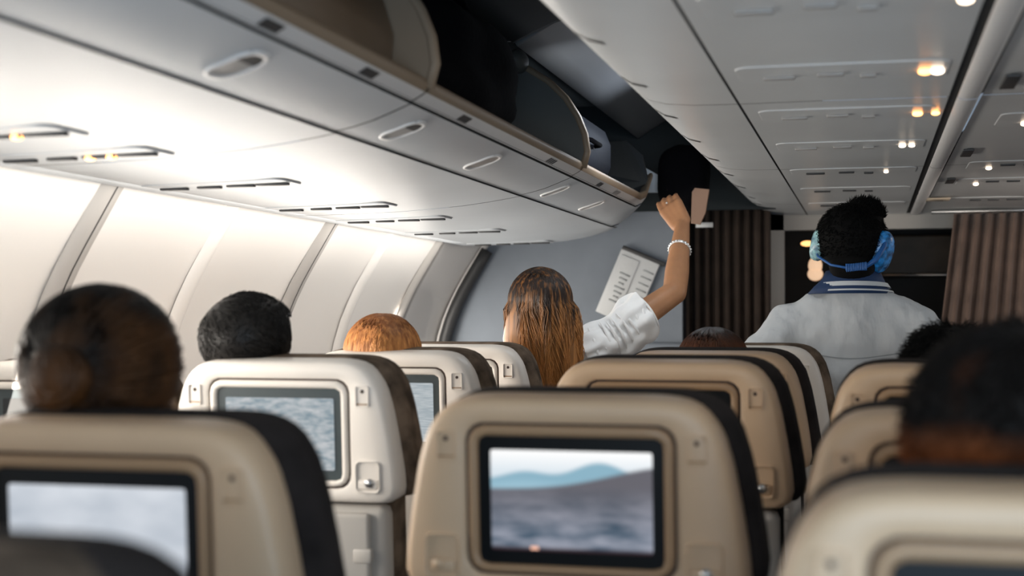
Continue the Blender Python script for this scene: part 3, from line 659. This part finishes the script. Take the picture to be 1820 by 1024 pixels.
def headparts(bm, c, yaw=0, s=1.0):      # head volume: cranium, face, jaw, nose, ears
    q = Matrix.Rotation(yaw, 3, 'Z'); V = lambda x, y, z: Vector(c) + q @ (Vector((x, y, z)) * s)
    ell(bm, V(0, -.012, .030), (.074 * s, .092 * s, .086 * s), q); ell(bm, V(0, .030, -.030), (.058 * s, .060 * s, .078 * s), q)
    ell(bm, V(0, .050, -.080), (.036 * s, .034 * s, .028 * s), q); caps(bm, V(0, .088, .012), .009 * s, V(0, .103, -.026), .014 * s)
    for e in (-1, 1):
        ell(bm, V(e * .076, -.004, -.008), (.010 * s, .019 * s, .031 * s), q); ell(bm, V(e * .028, .066, .024), (.020 * s, .016 * s, .008 * s), q)
    return V
def face(V, parent, s=1.0):
    for e in (-1, 1):
        bm = bmesh.new(); ell(bm, V(e * .030, .076, .006), (.0125 * s,) * 3, seg=12); w = obj('eye', bm, M['eye_white'], parent)
        bm = bmesh.new(); ell(bm, V(e * .030, .085, .006), (.005 * s,) * 3, seg=10); obj('iris', bm, M['iris'], w)
    bm = bmesh.new(); ell(bm, V(0, .086, -.050), (.023 * s, .006 * s, .007 * s)); obj('mouth', bm, M['lips'], parent)
def finish(o, vox=.007, it=6):
    m = o.modifiers.new('skin', 'REMESH'); m.mode = 'VOXEL'; m.voxel_size = vox; m.use_smooth_shade = True
    m = o.modifiers.new('soft', 'SMOOTH'); m.iterations = it; m.factor = .5; return o
def hand(bm, wrist, tips_dir, palm_n, side, s=1.0, curl=.6, tn=.35):
    # palm and five bent fingers; tips_dir along the hand, palm_n out of the palm, side towards the thumb
    w = Vector(wrist); d = Vector(tips_dir).normalized(); n = Vector(palm_n); n = (n - d * n.dot(d)).normalized(); t = Vector(side); t = (t - d * t.dot(d) - n * t.dot(n)).normalized()
    for k in (-1.5, -.5, .5, 1.5): caps(bm, w + d * .012 * s + t * k * .012 * s, .016 * s, w + d * .085 * s + t * k * .019 * s, .0125 * s)
    for k, (o_, L) in enumerate(((1.5, .070), (.5, .078), (-.5, .073), (-1.5, .058))):
        p = w + d * .088 * s + t * o_ * .0205 * s; a = 0; r = .0092 * s
        for q in (.45, .32, .24):
            a += curl * (1 + .08 * k); e = p + (d * math.cos(a) + n * math.sin(a)) * L * q * s; caps(bm, p, r, e, r * .9, 10); p = e; r *= .9
    p = w + d * .025 * s + t * (.028 if tn < 1 else .012) * s
    for q, a in ((.040, .9), (.032, .65), (.024, .4)):
        e = p + (d * math.cos(a) + t * math.sin(a) * (1 if tn < 1 else .5) + n * tn).normalized() * q * s; caps(bm, p, .0115 * s, e, .0098 * s, 10); p = e
    return w + d * .088 * s
def seated(label, hc, hairm, skinm, hair, shirt=None, yaw=0, s=1.0, scalef=1.0):
    # seated passenger facing forward; hc = middle of the head
    t = thing('person', label, 'person', (hc[0], hc[1], 0)); t.location.z = 0; h = hc[2]; o = Vector((0, 0, 0))
    bm = bmesh.new(); V = headparts(bm, (0, 0, h), yaw, s)
    P = lambda x, y, z: Vector((x, y - .03, z))
    caps(bm, P(0, .005, h - .06), .052, P(0, -.0, h - .17), .055); sh = h - .215; ph = .56
    caps(bm, P(-.13, 0, sh), .062, P(.13, 0, sh), .062); caps(bm, P(0, .01, sh - .06), .115, P(0, .02, ph), .115); caps(bm, P(-.07, .0, sh - .08), .085, P(-.06, .02, ph), .10); caps(bm, P(.07, 0, sh - .08), .085, P(.06, .02, ph), .10)
    for e in (-1, 1):
        caps(bm, P(e * .155, 0, sh), .055, P(e * .185, .06, sh - .26), .042); caps(bm, P(e * .185, .06, sh - .26), .042, P(e * .13, .25, sh - .30), .027)
        caps(bm, P(e * .08, .03, .545), .085, P(e * .09, .34, .54), .062); caps(bm, P(e * .09, .34, .54), .058, P(e * .09, .28, .09), .038); caps(bm, P(e * .09, .26, .05), .04, P(e * .09, .40, .035), .032)
        hand(bm, P(e * .13, .25, sh - .30), (0, 1, -.2), (0, 0, -1), (-e, 0, 0), .95, .3)
    b = finish(obj('body', bm, skinm, t), .009, 5); face(V, t, s)
    bm = bmesh.new()                                     # shirt and trousers over the body
    caps(bm, P(-.13, 0, sh + .002), .070, P(.13, 0, sh + .002), .070); caps(bm, P(0, .01, sh - .06), .124, P(0, .02, ph + .02), .124); caps(bm, P(-.07, 0, sh - .08), .094, P(-.06, .02, ph + .02), .108); caps(bm, P(.07, 0, sh - .08), .094, P(.06, .02, ph + .02), .108)
    for e in (-1, 1): caps(bm, P(e * .155, 0, sh), .064, P(e * .183, .055, sh - .22), .053)
    finish(obj('shirt', bm, shirt or M['cloth_dark'], t), .010, 6)
    bm = bmesh.new()
    for e in (-1, 1): caps(bm, P(e * .08, .03, .55), .094, P(e * .09, .34, .545), .070); caps(bm, P(e * .09, .34, .545), .066, P(e * .09, .285, .12), .05)
    finish(obj('trousers', bm, M['cloth_dark'], t), .010, 5)
    hair(t, Vector((0, -.012, h + .030)), q=Matrix.Rotation(yaw, 3, 'Z')); return t
def not_face(d): return not (d.y > .45 and d.z < .45) and not (d.z < -.55)
def hair_short(m, n=2600, length=.035, r=(.086, .104, .097), crown=(0, -.3, .95), seed=1, sr=.0012, lift=.016, jit=.3):
    def f(t, c, q):
        bm = bmesh.new(); ell(bm, (0, 0, 0), r, seg=32)
        bmesh.ops.delete(bm, geom=[v for v in bm.verts if (v.co.y / r[1] > .5 and v.co.z / r[2] < .4) or v.co.z / r[2] < -.75], context='VERTS')
        scalp(bm, (0, 0, 0), r, n, length, sr, crown, not_face, lift, jit, seed=seed)
        bmesh.ops.transform(bm, matrix=q.to_4x4(), verts=bm.verts); obj('hair', bm, m, t, loc=c)
    return f
def hair_bob(m, r=(.098, .112, .106), drop=.09, seed=2, n=1800):
    def f(t, c, q):
        rnd = random.Random(seed); bm = bmesh.new(); ell(bm, (0, 0, 0), (r[0] * .97, r[1] * .97, r[2] * .97), seg=32)
        bmesh.ops.delete(bm, geom=[v for v in bm.verts if v.co.y / r[1] > .55 and v.co.z / r[2] < .35], context='VERTS')
        for k in range(n):
            a = rnd.uniform(R(150), R(390)) + 0; a = rnd.gauss(R(270), R(75)); pts = []; e0 = rnd.uniform(5, 60)
            for s in range(9):
                e = R(max(0, 88 - e0 - s * 13)) if 88 - e0 - s * 13 > 0 else 0
                over = max(0, -(88 - e0 - s * 13)) / 13; j = .004 * math.sin(k * 1.3 + s * .5)
                pts.append(Vector((math.cos(a) * r[0] * math.cos(e) + j, math.sin(a) * r[1] * math.cos(e) + j, r[2] * math.sin(e) - over * drop / 5)))
            strand(bm, pts, .0017)
        bmesh.ops.transform(bm, matrix=q.to_4x4(), verts=bm.verts); obj('hair', bm, m, t, loc=c)
    return f
def hair_bun(m):
    def f(t, c, q):
        r = (.108, .116, .110); bm = bmesh.new(); ell(bm, (0, 0, 0), r, seg=36)
        bmesh.ops.delete(bm, geom=[v for v in bm.verts if (v.co.y / r[1] > .6 and v.co.z / r[2] < .4) or v.co.z / r[2] < -.85], context='VERTS')
        bun = Vector((.006, -.105, -.012)); rnd = random.Random(4); k = 0
        while k < 1500:                                  # strands swept from the hairline back to the bun
            d = Vector([rnd.gauss(0, 1) for _ in range(3)]).normalized()
            if not not_face(d): continue
            k += 1; bd_ = Vector((bun.x / r[0], bun.y / r[1], bun.z / r[2])).normalized(); pts = []
            for s in range(7):
                e = d.lerp(bd_, s / 6 * .95).normalized(); pts.append(Vector((e.x * r[0], e.y * r[1], e.z * r[2])) * 1.008 + e * .002 * math.sin(k))
            strand(bm, pts, .0016)
        obj('hair', bm, m, t, loc=c); bm = bmesh.new(); ell(bm, (0, 0, 0), (.045, .035, .043))
        for k in range(60):
            ph = rnd.uniform(0, 6.28); rd = rnd.uniform(.012, .044); tube(bm, [(math.cos(ph + a) * rd, -.030 * math.sqrt(max(.05, 1 - (rd / .048) ** 2)) - .002, math.sin(ph + a) * rd) for a in [x * .35 for x in range(7)]], .0022, 5)
        obj('hair_bun', bm, m, t, loc=c + bun * 1.06)
    return f
p = W(188, 648, 1.98)
seated('person with dark brown hair in a low bun, head blurred above the lower left seat', (p.x, p.y, p.z - .03), None, M['skin_pale'], hair_bun(M['hair_bun']))
p = W(446, 598, 3.12)
seated('person with short black hair above the pale seat by the window panels', (p.x, p.y, p.z - .03), None, M['skin_pale'], hair_short(M['hair_black'], r=(.098, .112, .096), crown=(-.6, -.5, .6), seed=5, length=.06, lift=.008, jit=.15), yaw=R(-25), shirt=M['shirt_w'])
p = W(683, 628, 3.78)
seated('person with smooth orange hair, only the top showing above the second window-side seat', (p.x, p.y, p.z - .03), None, M['skin_pale'], hair_bob(M['hair_orange']), yaw=0)
p = W(1268, 650, 3.90)
seated('person with auburn hair, only the crown showing above a tan centre seat', (p.x, p.y, p.z - .03), None, M['skin_pale'], hair_bob(M['hair_auburn'], seed=6))
p = W(1692, 656, 2.98)
seated('person with tousled black hair above the third seat on the right', (p.x, p.y, p.z - .03), None, M['skin_pale'], hair_short(M['hair_man'], r=(.092, .108, .090), seed=9, length=.05, lift=.03, sr=.0014, jit=.6))
p = W(1832, 768, 1.45)
seated('person with very blurred dark brown hair at the right edge', (p.x, p.y, p.z - .03), None, M['skin'], hair_short(M['hair_blur'], r=(.122, .125, .112), seed=11, sr=.002), s=1.1)

# --- standing woman reaching up
hc = W(962, 540, 4.58); hz = hc.z - .02
t = thing('person', 'long-haired woman in a white top standing with one arm raised to the open bin', 'person', (hc.x, hc.y, 0)); O = Vector((hc.x, hc.y, 0))
Lc = lambda px, py, z: W(px, py, z) - O
bm = bmesh.new(); V = headparts(bm, (0, 0, hz), R(12))
nb = Vector((.01, 0, hz - .175)); caps(bm, (0, -.0, hz - .06), .050, nb, .052)
shR = Lc(1048, 625, 4.62); shL = Vector((-.145, .0, hz - .25)); ch = Vector((.02, .01, hz - .33)); pel = Vector((.06, .04, .86))
caps(bm, shL, .055, shR, .058); caps(bm, ch, .11, Vector((.03, .02, 1.0)), .095); caps(bm, Vector((-.03, .03, .9)), .11, Vector((.13, .03, .9)), .11)
elb = Lc(1199, 520, 4.74); wri = Lc(1213, 402, 4.98)
caps(bm, shR, .057, elb, .040); mid = elb.lerp(wri, .3) + Vector((0, 0, 0)); caps(bm, elb, .041, mid, .042); caps(bm, mid, .042, wri, .026)
caps(bm, shL, .052, Vector((-.20, .03, hz - .52)), .038); caps(bm, Vector((-.20, .03, hz - .52)), .038, Vector((-.14, .22, hz - .62)), .025); hand(bm, Vector((-.14, .22, hz - .62)), (0, .8, -.4), (0, -.5, -1), (1, 0, 0), .95, .35)
for e in (-1, 1): caps(bm, Vector((.05 + e * .08, .03, .86)), .09, Vector((.05 + e * .085, .03, .47)), .06); caps(bm, Vector((.05 + e * .085, .03, .47)), .056, Vector((.05 + e * .085, .0, .09)), .036); caps(bm, Vector((.05 + e * .085, -.0, .045)), .038, Vector((.05 + e * .09, .15, .032)), .028)
hd = (Lc(1178, 345, 5.08) - wri).normalized()
hand(bm, wri, hd, (.1, .95, -.1), (-.9, -.2, -.4), 1.15, .27, 2.2)
finish(obj('body', bm, M['skin'], t), .0052, 4); face(V, t)
def wrapcloth(name, rings, m, amp, seed, freq=5, parent=t, sub=1):       # a lofted garment with soft folds; rings = (centre, radius_u, radius_v, normal, amp factor)
    from mathutils import noise
    bm = bmesh.new(); rs = []; N = 48; up = None
    for i, (c, ru, rv, nrm) in enumerate(rings):
        n = Vector(nrm).normalized(); u = Vector((1, 0, 0)) if abs(n.x) < .8 else Vector((0, 0, 1)); u = (u - n * u.dot(n)).normalized(); v = n.cross(u); r = []
        for k in range(N):
            a = 2 * math.pi * k / N; f = 1 + amp * noise.noise(Vector((math.cos(a) * freq * .35, math.sin(a) * freq * .35, i * .35 + seed)))
            r.append(Vector(c) + (u * math.cos(a) * ru + v * math.sin(a) * rv) * f)
        rs.append(r)
    loft(bm, rs); o = obj(name, bm, m, parent); sm = o.modifiers.new('s', 'SOLIDIFY'); sm.thickness = .004; o.modifiers.new('d', 'SUBSURF').levels = 1; return o
# blouse: torso volume and the draped sleeve
bm = bmesh.new(); caps(bm, shL, .066, shR, .074); caps(bm, ch, .122, Vector((.03, .02, .98)), .115); caps(bm, Vector((-.06, 0, hz - .30)), .10, Vector((.0, .02, 1.0)), .11); caps(bm, Vector((.10, 0, hz - .30)), .10, Vector((.07, .02, 1.0)), .11)
caps(bm, shL, .064, Vector((-.19, .02, hz - .44)), .058)
finish(obj('blouse', bm, M['shirt_w'], t), .008, 6)
sd = (elb - shR); hem = shR + sd * .62; seq = []
for k in range(15):
    f = k / 14; c = (shR - sd * .12).lerp(hem, f) + Vector((0, 0, -.012 * math.sin(math.pi * f))); w = .070 + .004 * math.sin(f * 9) + .006 * f
    seq.append((c, w * 1.0, w * 1.12, sd))
wrapcloth('sleeve', seq, M['shirt_w'], .30, 3.3, 7, t)
bm = bmesh.new(); rnd = random.Random(2)                 # crumpled folds running round the sleeve
uu = Vector((0, 0, 1)); uu = (uu - sd.normalized() * uu.dot(sd.normalized())).normalized(); vv = sd.normalized().cross(uu)
for k in range(9):
    f0 = .08 + k * .10; tw = rnd.uniform(-.25, .25); a0 = rnd.uniform(.2, .6); pts = []
    for j in range(9):
        a = R(-75) + a0 + j * .26; f = f0 + tw * (j / 8 - .5); c = (shR - sd * .05).lerp(hem, min(.97, max(.03, f)))
        s_ = 1 if vv.y < 0 else -1; pts.append(c + (uu * math.sin(a) + vv * s_ * math.cos(a)) * (.0725 + .006 * f))
    tube(bm, pts, [.0008 + .0048 * math.sin(math.pi * j / 8) for j in range(9)], 6)
obj('sleeve_folds', bm, M['shirt_w'], t)
bm = bmesh.new(); rr0 = []
for k in range(24): a = 2 * math.pi * k / 24; rr0.append(hem + (uu * math.cos(a) * .079 + vv * math.sin(a) * .079))
tube(bm, rr0 + [rr0[0]], .004, 6); obj('sleeve_hem', bm, M['shirt_w'], t)
# jeans, bracelet, ring, long hair
bm = bmesh.new(); caps(bm, Vector((-.03, .03, .9)), .120, Vector((.13, .03, .9)), .120)
for e in (-1, 1): caps(bm, Vector((.05 + e * .08, .03, .86)), .099, Vector((.05 + e * .085, .03, .47)), .07); caps(bm, Vector((.05 + e * .085, .03, .47)), .066, Vector((.05 + e * .085, .0, .11)), .05)
finish(obj('trousers', bm, M['cloth_dark'], t), .010, 5)
fa = (wri - elb).normalized(); bc = elb.lerp(wri, .62); u = fa.orthogonal().normalized(); v = fa.cross(u); tl = Vector((0, 0, -.0))
bm = bmesh.new()
for k in range(2):
    tube(bm, [bc + fa * (.006 * k + .006 * math.cos(2 * math.pi * j / 28 + 1)) + (u * math.cos(2 * math.pi * j / 28) + v * math.sin(2 * math.pi * j / 28)) * (.0365 - .001 * k) for j in range(29)], .0028, 6)
for j in range(22): a = 2 * math.pi * j / 22; ell(bm, bc + fa * (.003 + .006 * math.cos(a + 1)) + (u * math.cos(a) + v * math.sin(a)) * .038, (.0045, .0045, .0045), seg=8)
br = obj('bracelet', bm, M['silver'], t); br['label'] = 'silver beaded bracelet on the raised forearm'
bm = bmesh.new(); ell(bm, wri + hd * .105 * 1.12 + Vector((-.004, -.014, 0)), (.004, .004, .004), seg=8); obj('ring', bm, M['silver'], t)
def long_hair():
    rnd = random.Random(12); bm = bmesh.new(); q = Matrix.Rotation(R(8), 3, 'Z')
    r = (.100, .113, .108); ell(bm, (0, 0, 0), (r[0] * .985, r[1] * .985, r[2] * .985), seg=32)
    bmesh.ops.delete(bm, geom=[v_ for v_ in bm.verts if v_.co.y / r[1] > .55 and v_.co.z / r[2] < .3], context='VERTS')
    core = []                                             # solid core of the fall of hair
    for z, hw, dep, cx in ((.07, .045, .04, 0), (.03, .082, .075, 0), (-.05, .104, .082, 0), (-.12, .116, .070, .0), (-.19, .116, .06, .008), (-.26, .094, .05, .022), (-.31, .06, .035, .03)):
        core.append([Vector((cx + math.cos(a) * hw, -.05 + math.sin(a) * dep * .75, z)) for a in [2 * math.pi * k / 24 for k in range(24)]])
    loft(bm, core, True, True)
    for k in range(3600):
        a = R(270) + rnd.uniform(-1, 1) * R(105); e0 = rnd.uniform(4, 88); pts = []; L = rnd.uniform(.20, .36); w1 = rnd.uniform(0, 6.28); clump = round(a * 7) / 7; am = rnd.uniform(.004, .018)
        f = rnd.uniform(.96, 1.04)
        for s in range(5): e = R(e0 * (1 - s / 4)); pts.append(Vector((math.cos(a) * r[0] * math.cos(e) * f, math.sin(a) * r[1] * math.cos(e) * f, r[2] * math.sin(e))))
        base = pts[-1]
        for s in range(1, 10):
            g_ = s / 9; aa = a + (clump - a) * .6 * g_; spread = 1 + .20 * math.sin(g_ ** 1.4 * math.pi * .8) - .36 * g_ ** 2.4
            x = math.cos(aa) * r[0] * spread * f + .026 * g_; y = math.sin(aa) * r[1] * (1 - .22 * g_) * f; y = min(y, .05)
            pts.append(Vector((x + am * math.sin(w1 + g_ * 7 + clump * 9), y + am * .5 * math.cos(w1 + g_ * 6), -L * g_)))
        strand(bm, pts, .0020)
    bmesh.ops.transform(bm, matrix=q.to_4x4(), verts=bm.verts); o = obj('hair', bm, M['hair_long'], t, loc=(0, -.012, hz + .03)); o['label'] = 'long brown hair, dark at the crown and golden lower down'
long_hair()

# --- standing person in headphones, seen from behind
hc = W(1513, 428, 4.50); hz = hc.z - .03
t = thing('person', 'person in a white shirt standing in headphones before the curtained doorway', 'person', (hc.x, hc.y, 0)); O = Vector((hc.x, hc.y, 0))
Lc = lambda px, py, z: W(px, py, z) - O
bm = bmesh.new(); V = headparts(bm, (0, 0, hz), R(14), 1.12)
caps(bm, (0, -.005, hz - .06), .062, (0, .0, hz - .14), .056); caps(bm, (0, .0, hz - .14), .05, (0, .01, hz - .26), .05); shz = hz - .245
cen = Lc(1513, 600, 4.5); cx = cen.x
JL, JR = Vector((cx - .185, 0, shz)), Vector((cx + .205, 0, shz - .004)); EL, ER = Lc(1352, 640, 4.5), Lc(1668, 650, 4.5)
caps(bm, JL, .052, JR, .052); caps(bm, Vector((cx, .03, shz - .12)), .10, Vector((cx, .02, 1.0)), .10); caps(bm, Vector((cx - .08, .02, .95)), .11, Vector((cx + .08, .02, .95)), .11)
for J, E, e in ((JL, EL, -1), (JR, ER, 1)):
    caps(bm, J, .050, E, .040); wv = E + Vector((-e * .05, .22, -.10)); caps(bm, E, .040, wv, .029); hand(bm, wv, (-e * .2, 1, -.2), (0, 0, -1), (-e, 0, 0), 1.05, .35)
    caps(bm, Vector((cx + e * .09, .02, .9)), .10, Vector((cx + e * .095, .02, .49)), .066); caps(bm, Vector((cx + e * .095, .02, .49)), .062, Vector((cx + e * .095, -.01, .10)), .04); caps(bm, Vector((cx + e * .095, -.01, .05)), .044, Vector((cx + e * .10, .17, .035)), .032)
finish(obj('body', bm, M['skin'], t), .008, 5); face(V, t, 1.12)
bm = bmesh.new()
bmesh.ops.delete(bm, geom=[], context='VERTS')
caps(bm, JL, .076, JR, .076); caps(bm, Vector((cx - .02, -.0, shz + .085)), .062, JL, .072); caps(bm, Vector((cx + .02, 0, shz + .085)), .062, JR, .072); caps(bm, Vector((-.02, -.01, shz + .085)), .068, Vector((.02, -.01, shz + .085)), .068); caps(bm, Vector((cx + .005, .0, shz + .02)), .085, Vector((cx, .02, shz - .12)), .15)
for x in (-.12, -.05, .05, .12): caps(bm, Vector((cx + x, .0, shz - .03)), .085, Vector((cx + x * .85, .02, 1.0)), .115)
for J, E in ((JL, EL), (JR, ER)): caps(bm, J, .078, J.lerp(E, .86), .074); caps(bm, J + Vector((0, .0, -.07)), .06, J.lerp(E, .86) + Vector((0, 0, -.01)), .07)
sh = finish(obj('shirt', bm, M['shirt_m'], t), .009, 14)
tx = bpy.data.textures.new('folds', 'CLOUDS'); tx.noise_scale = .10; dm = sh.modifiers.new('folds', 'DISPLACE'); dm.texture = tx; dm.strength = .034; dm.mid_level = .5
tx2 = bpy.data.textures.new('folds2', 'CLOUDS'); tx2.noise_scale = .045; dm = sh.modifiers.new('folds2', 'DISPLACE'); dm.texture = tx2; dm.strength = .006; dm.mid_level = .5
bm = bmesh.new(); caps(bm, Vector((cx - .08, .02, .95)), .120, Vector((cx + .08, .02, .95)), .120)
for e in (-1, 1): caps(bm, Vector((cx + e * .09, .02, .9)), .11, Vector((cx + e * .095, .02, .49)), .076); caps(bm, Vector((cx + e * .095, .02, .49)), .072, Vector((cx + e * .095, -.01, .12)), .055)
finish(obj('trousers', bm, M['cloth_dark'], t), .010, 5)
from mathutils import noise as _nz
rib = []
for k in range(33):
    x = -.155 + .31 * k / 32; rib.append((cx + x, -.25, shz - .085 - .012 * math.cos(x * 14)))
bm = bmesh.new(); loft(bm, [[Vector(p) for p in rib], [Vector(p) + Vector((0, 0, .004)) for p in rib]], closed=False)
ys_ = obj('yoke_seam', bm, M['seam_cloth'], t); w_ = ys_.modifiers.new('on', 'SHRINKWRAP'); w_.target = sh; w_.wrap_method = 'PROJECT'; w_.use_project_y = True; w_.use_negative_direction = True; w_.use_positive_direction = True; w_.use_project_z = False; w_.offset = .0015; w_.wrap_mode = 'ABOVE_SURFACE'
# collar: navy with pale stripes
def ringc(z, ru, rv, y=0, n=40, tilt=.0, x=.004): return [Vector((x + ru * math.cos(a), y + rv * math.sin(a), z + tilt * math.sin(a))) for a in [2 * math.pi * k / n for k in range(n)]]
z0 = hz - .125
bm = bmesh.new(); cs = [ringc(z0 + .052, .080, .078, tilt=-.01), ringc(z0 + .056, .085, .083, tilt=-.01), ringc(z0 + .030, .097, .092, tilt=-.01), ringc(z0 + .008, .114, .102, tilt=-.005, x=-.004), ringc(z0 - .012, .126, .108, x=-.010)]
loft(bm, cs); co = obj('collar', bm, M['collar'], t); co.modifiers.new('t', 'SOLIDIFY').thickness = .003
for a0, a1 in ((.018, .004), (-.006, -.011)):
    def cr(z): f = (.030 - z) / .040; return (.1005 + f * .026, .0955 + f * .014)
    bm = bmesh.new(); loft(bm, [[p + Vector((0, -.002, 0)) for p in ringc(z0 + a, *cr(a), tilt=-.008)] for a in (a0, a1)]); obj('collar_stripe', bm, M['stripe'], co)
# yoke seam across the back, hair
bm = bmesh.new(); r = (.107, .114, .112); ell(bm, (0, 0, 0), r, seg=36)
bmesh.ops.delete(bm, geom=[v_ for v_ in bm.verts if (v_.co.y / r[1] > .5 and v_.co.z / r[2] < .4)], context='VERTS')
ell(bm, (.038, -.01, .068), (.062, .07, .056)); ell(bm, (0, -.04, -.085), (.072, .06, .062))
scalp(bm, (0, 0, 0), (.108, .115, .113), 1800, .03, .0014, (0, -.2, .95), not_face, .012, .4, seed=3)
scalp(bm, (.038, -.01, .068), (.062, .07, .056), 900, .03, .0014, (-.9, -.2, .2), lambda d: d.z > -.1, .022, .4, seed=4)
bmesh.ops.transform(bm, matrix=Matrix.Rotation(R(5), 4, 'Z'), verts=bm.verts)
obj('hair', bm, M['hair_man'], t, loc=(0, -.012, hz + .035))
hp = thing('headphones', 'blue headphones worn with the band behind the head', 'headphones', (hc.x, hc.y, hz))
def cup(p, rot, m, r, label):
    bm = bmesh.new(); rings = []
    for d, s_ in ((-.022, .55), (-.018, .85), (-.006, 1.0), (.008, 1.0), (.02, .88), (.026, .6), (.028, .2)):
        rings.append([rot @ Vector((d, math.cos(a) * r[0] * s_, math.sin(a) * r[1] * s_)) for a in [2 * math.pi * k / 28 for k in range(28)]])
    loft(bm, rings, True, True); bmesh.ops.translate(bm, vec=p, verts=bm.verts); o = obj('ear_cup', bm, m, hp); o['label'] = label
    bm = bmesh.new(); tube(bm, [rot @ Vector((-.026, math.cos(a) * r[0] * .8, math.sin(a) * r[1] * .8)) + p for a in [2 * math.pi * k / 20 for k in range(21)]], .009, 8); obj('ear_pad', bm, M['slot'], o)
cup(Vector((-.098, -.01, .018)), Matrix.Rotation(R(180), 3, 'Z') @ Matrix.Rotation(R(-12), 3, 'Y'), M['cup_pale'], (.045, .052), 'pale blue left ear cup')
cup(Vector((.090, -.045, -.008)), Matrix.Rotation(R(-42), 3, 'Z') @ Matrix.Rotation(R(18), 3, 'Y'), M['cup_blue'], (.042, .068), 'bright blue right ear cup')
bm = bmesh.new(); tube(bm, [(-.110, .0, .0), (-.100, -.07, -.022), (-.06, -.118, -.050), (0, -.134, -.062), (.04, -.134, -.060)], .004, 8); tube(bm, [(.04, -.134, -.060), (.075, -.118, -.035), (.098, -.09, .004), (.108, -.05, .045)], [.006, .009, .008, .005], 8)
obj('headband', bm, M['band_blue'], hp)
bm = bmesh.new()
for k in range(12): box(bm, (-.012 + k * .0052, -.139, -.061 + .0006 * k), (.0038, .010, .024), bev=.001)
box(bm, (.016, -.136, -.058), (.064, .008, .021)); o = obj('band_grip', bm, M['band_blue'], hp); o['label'] = 'ribbed blue section of the band'
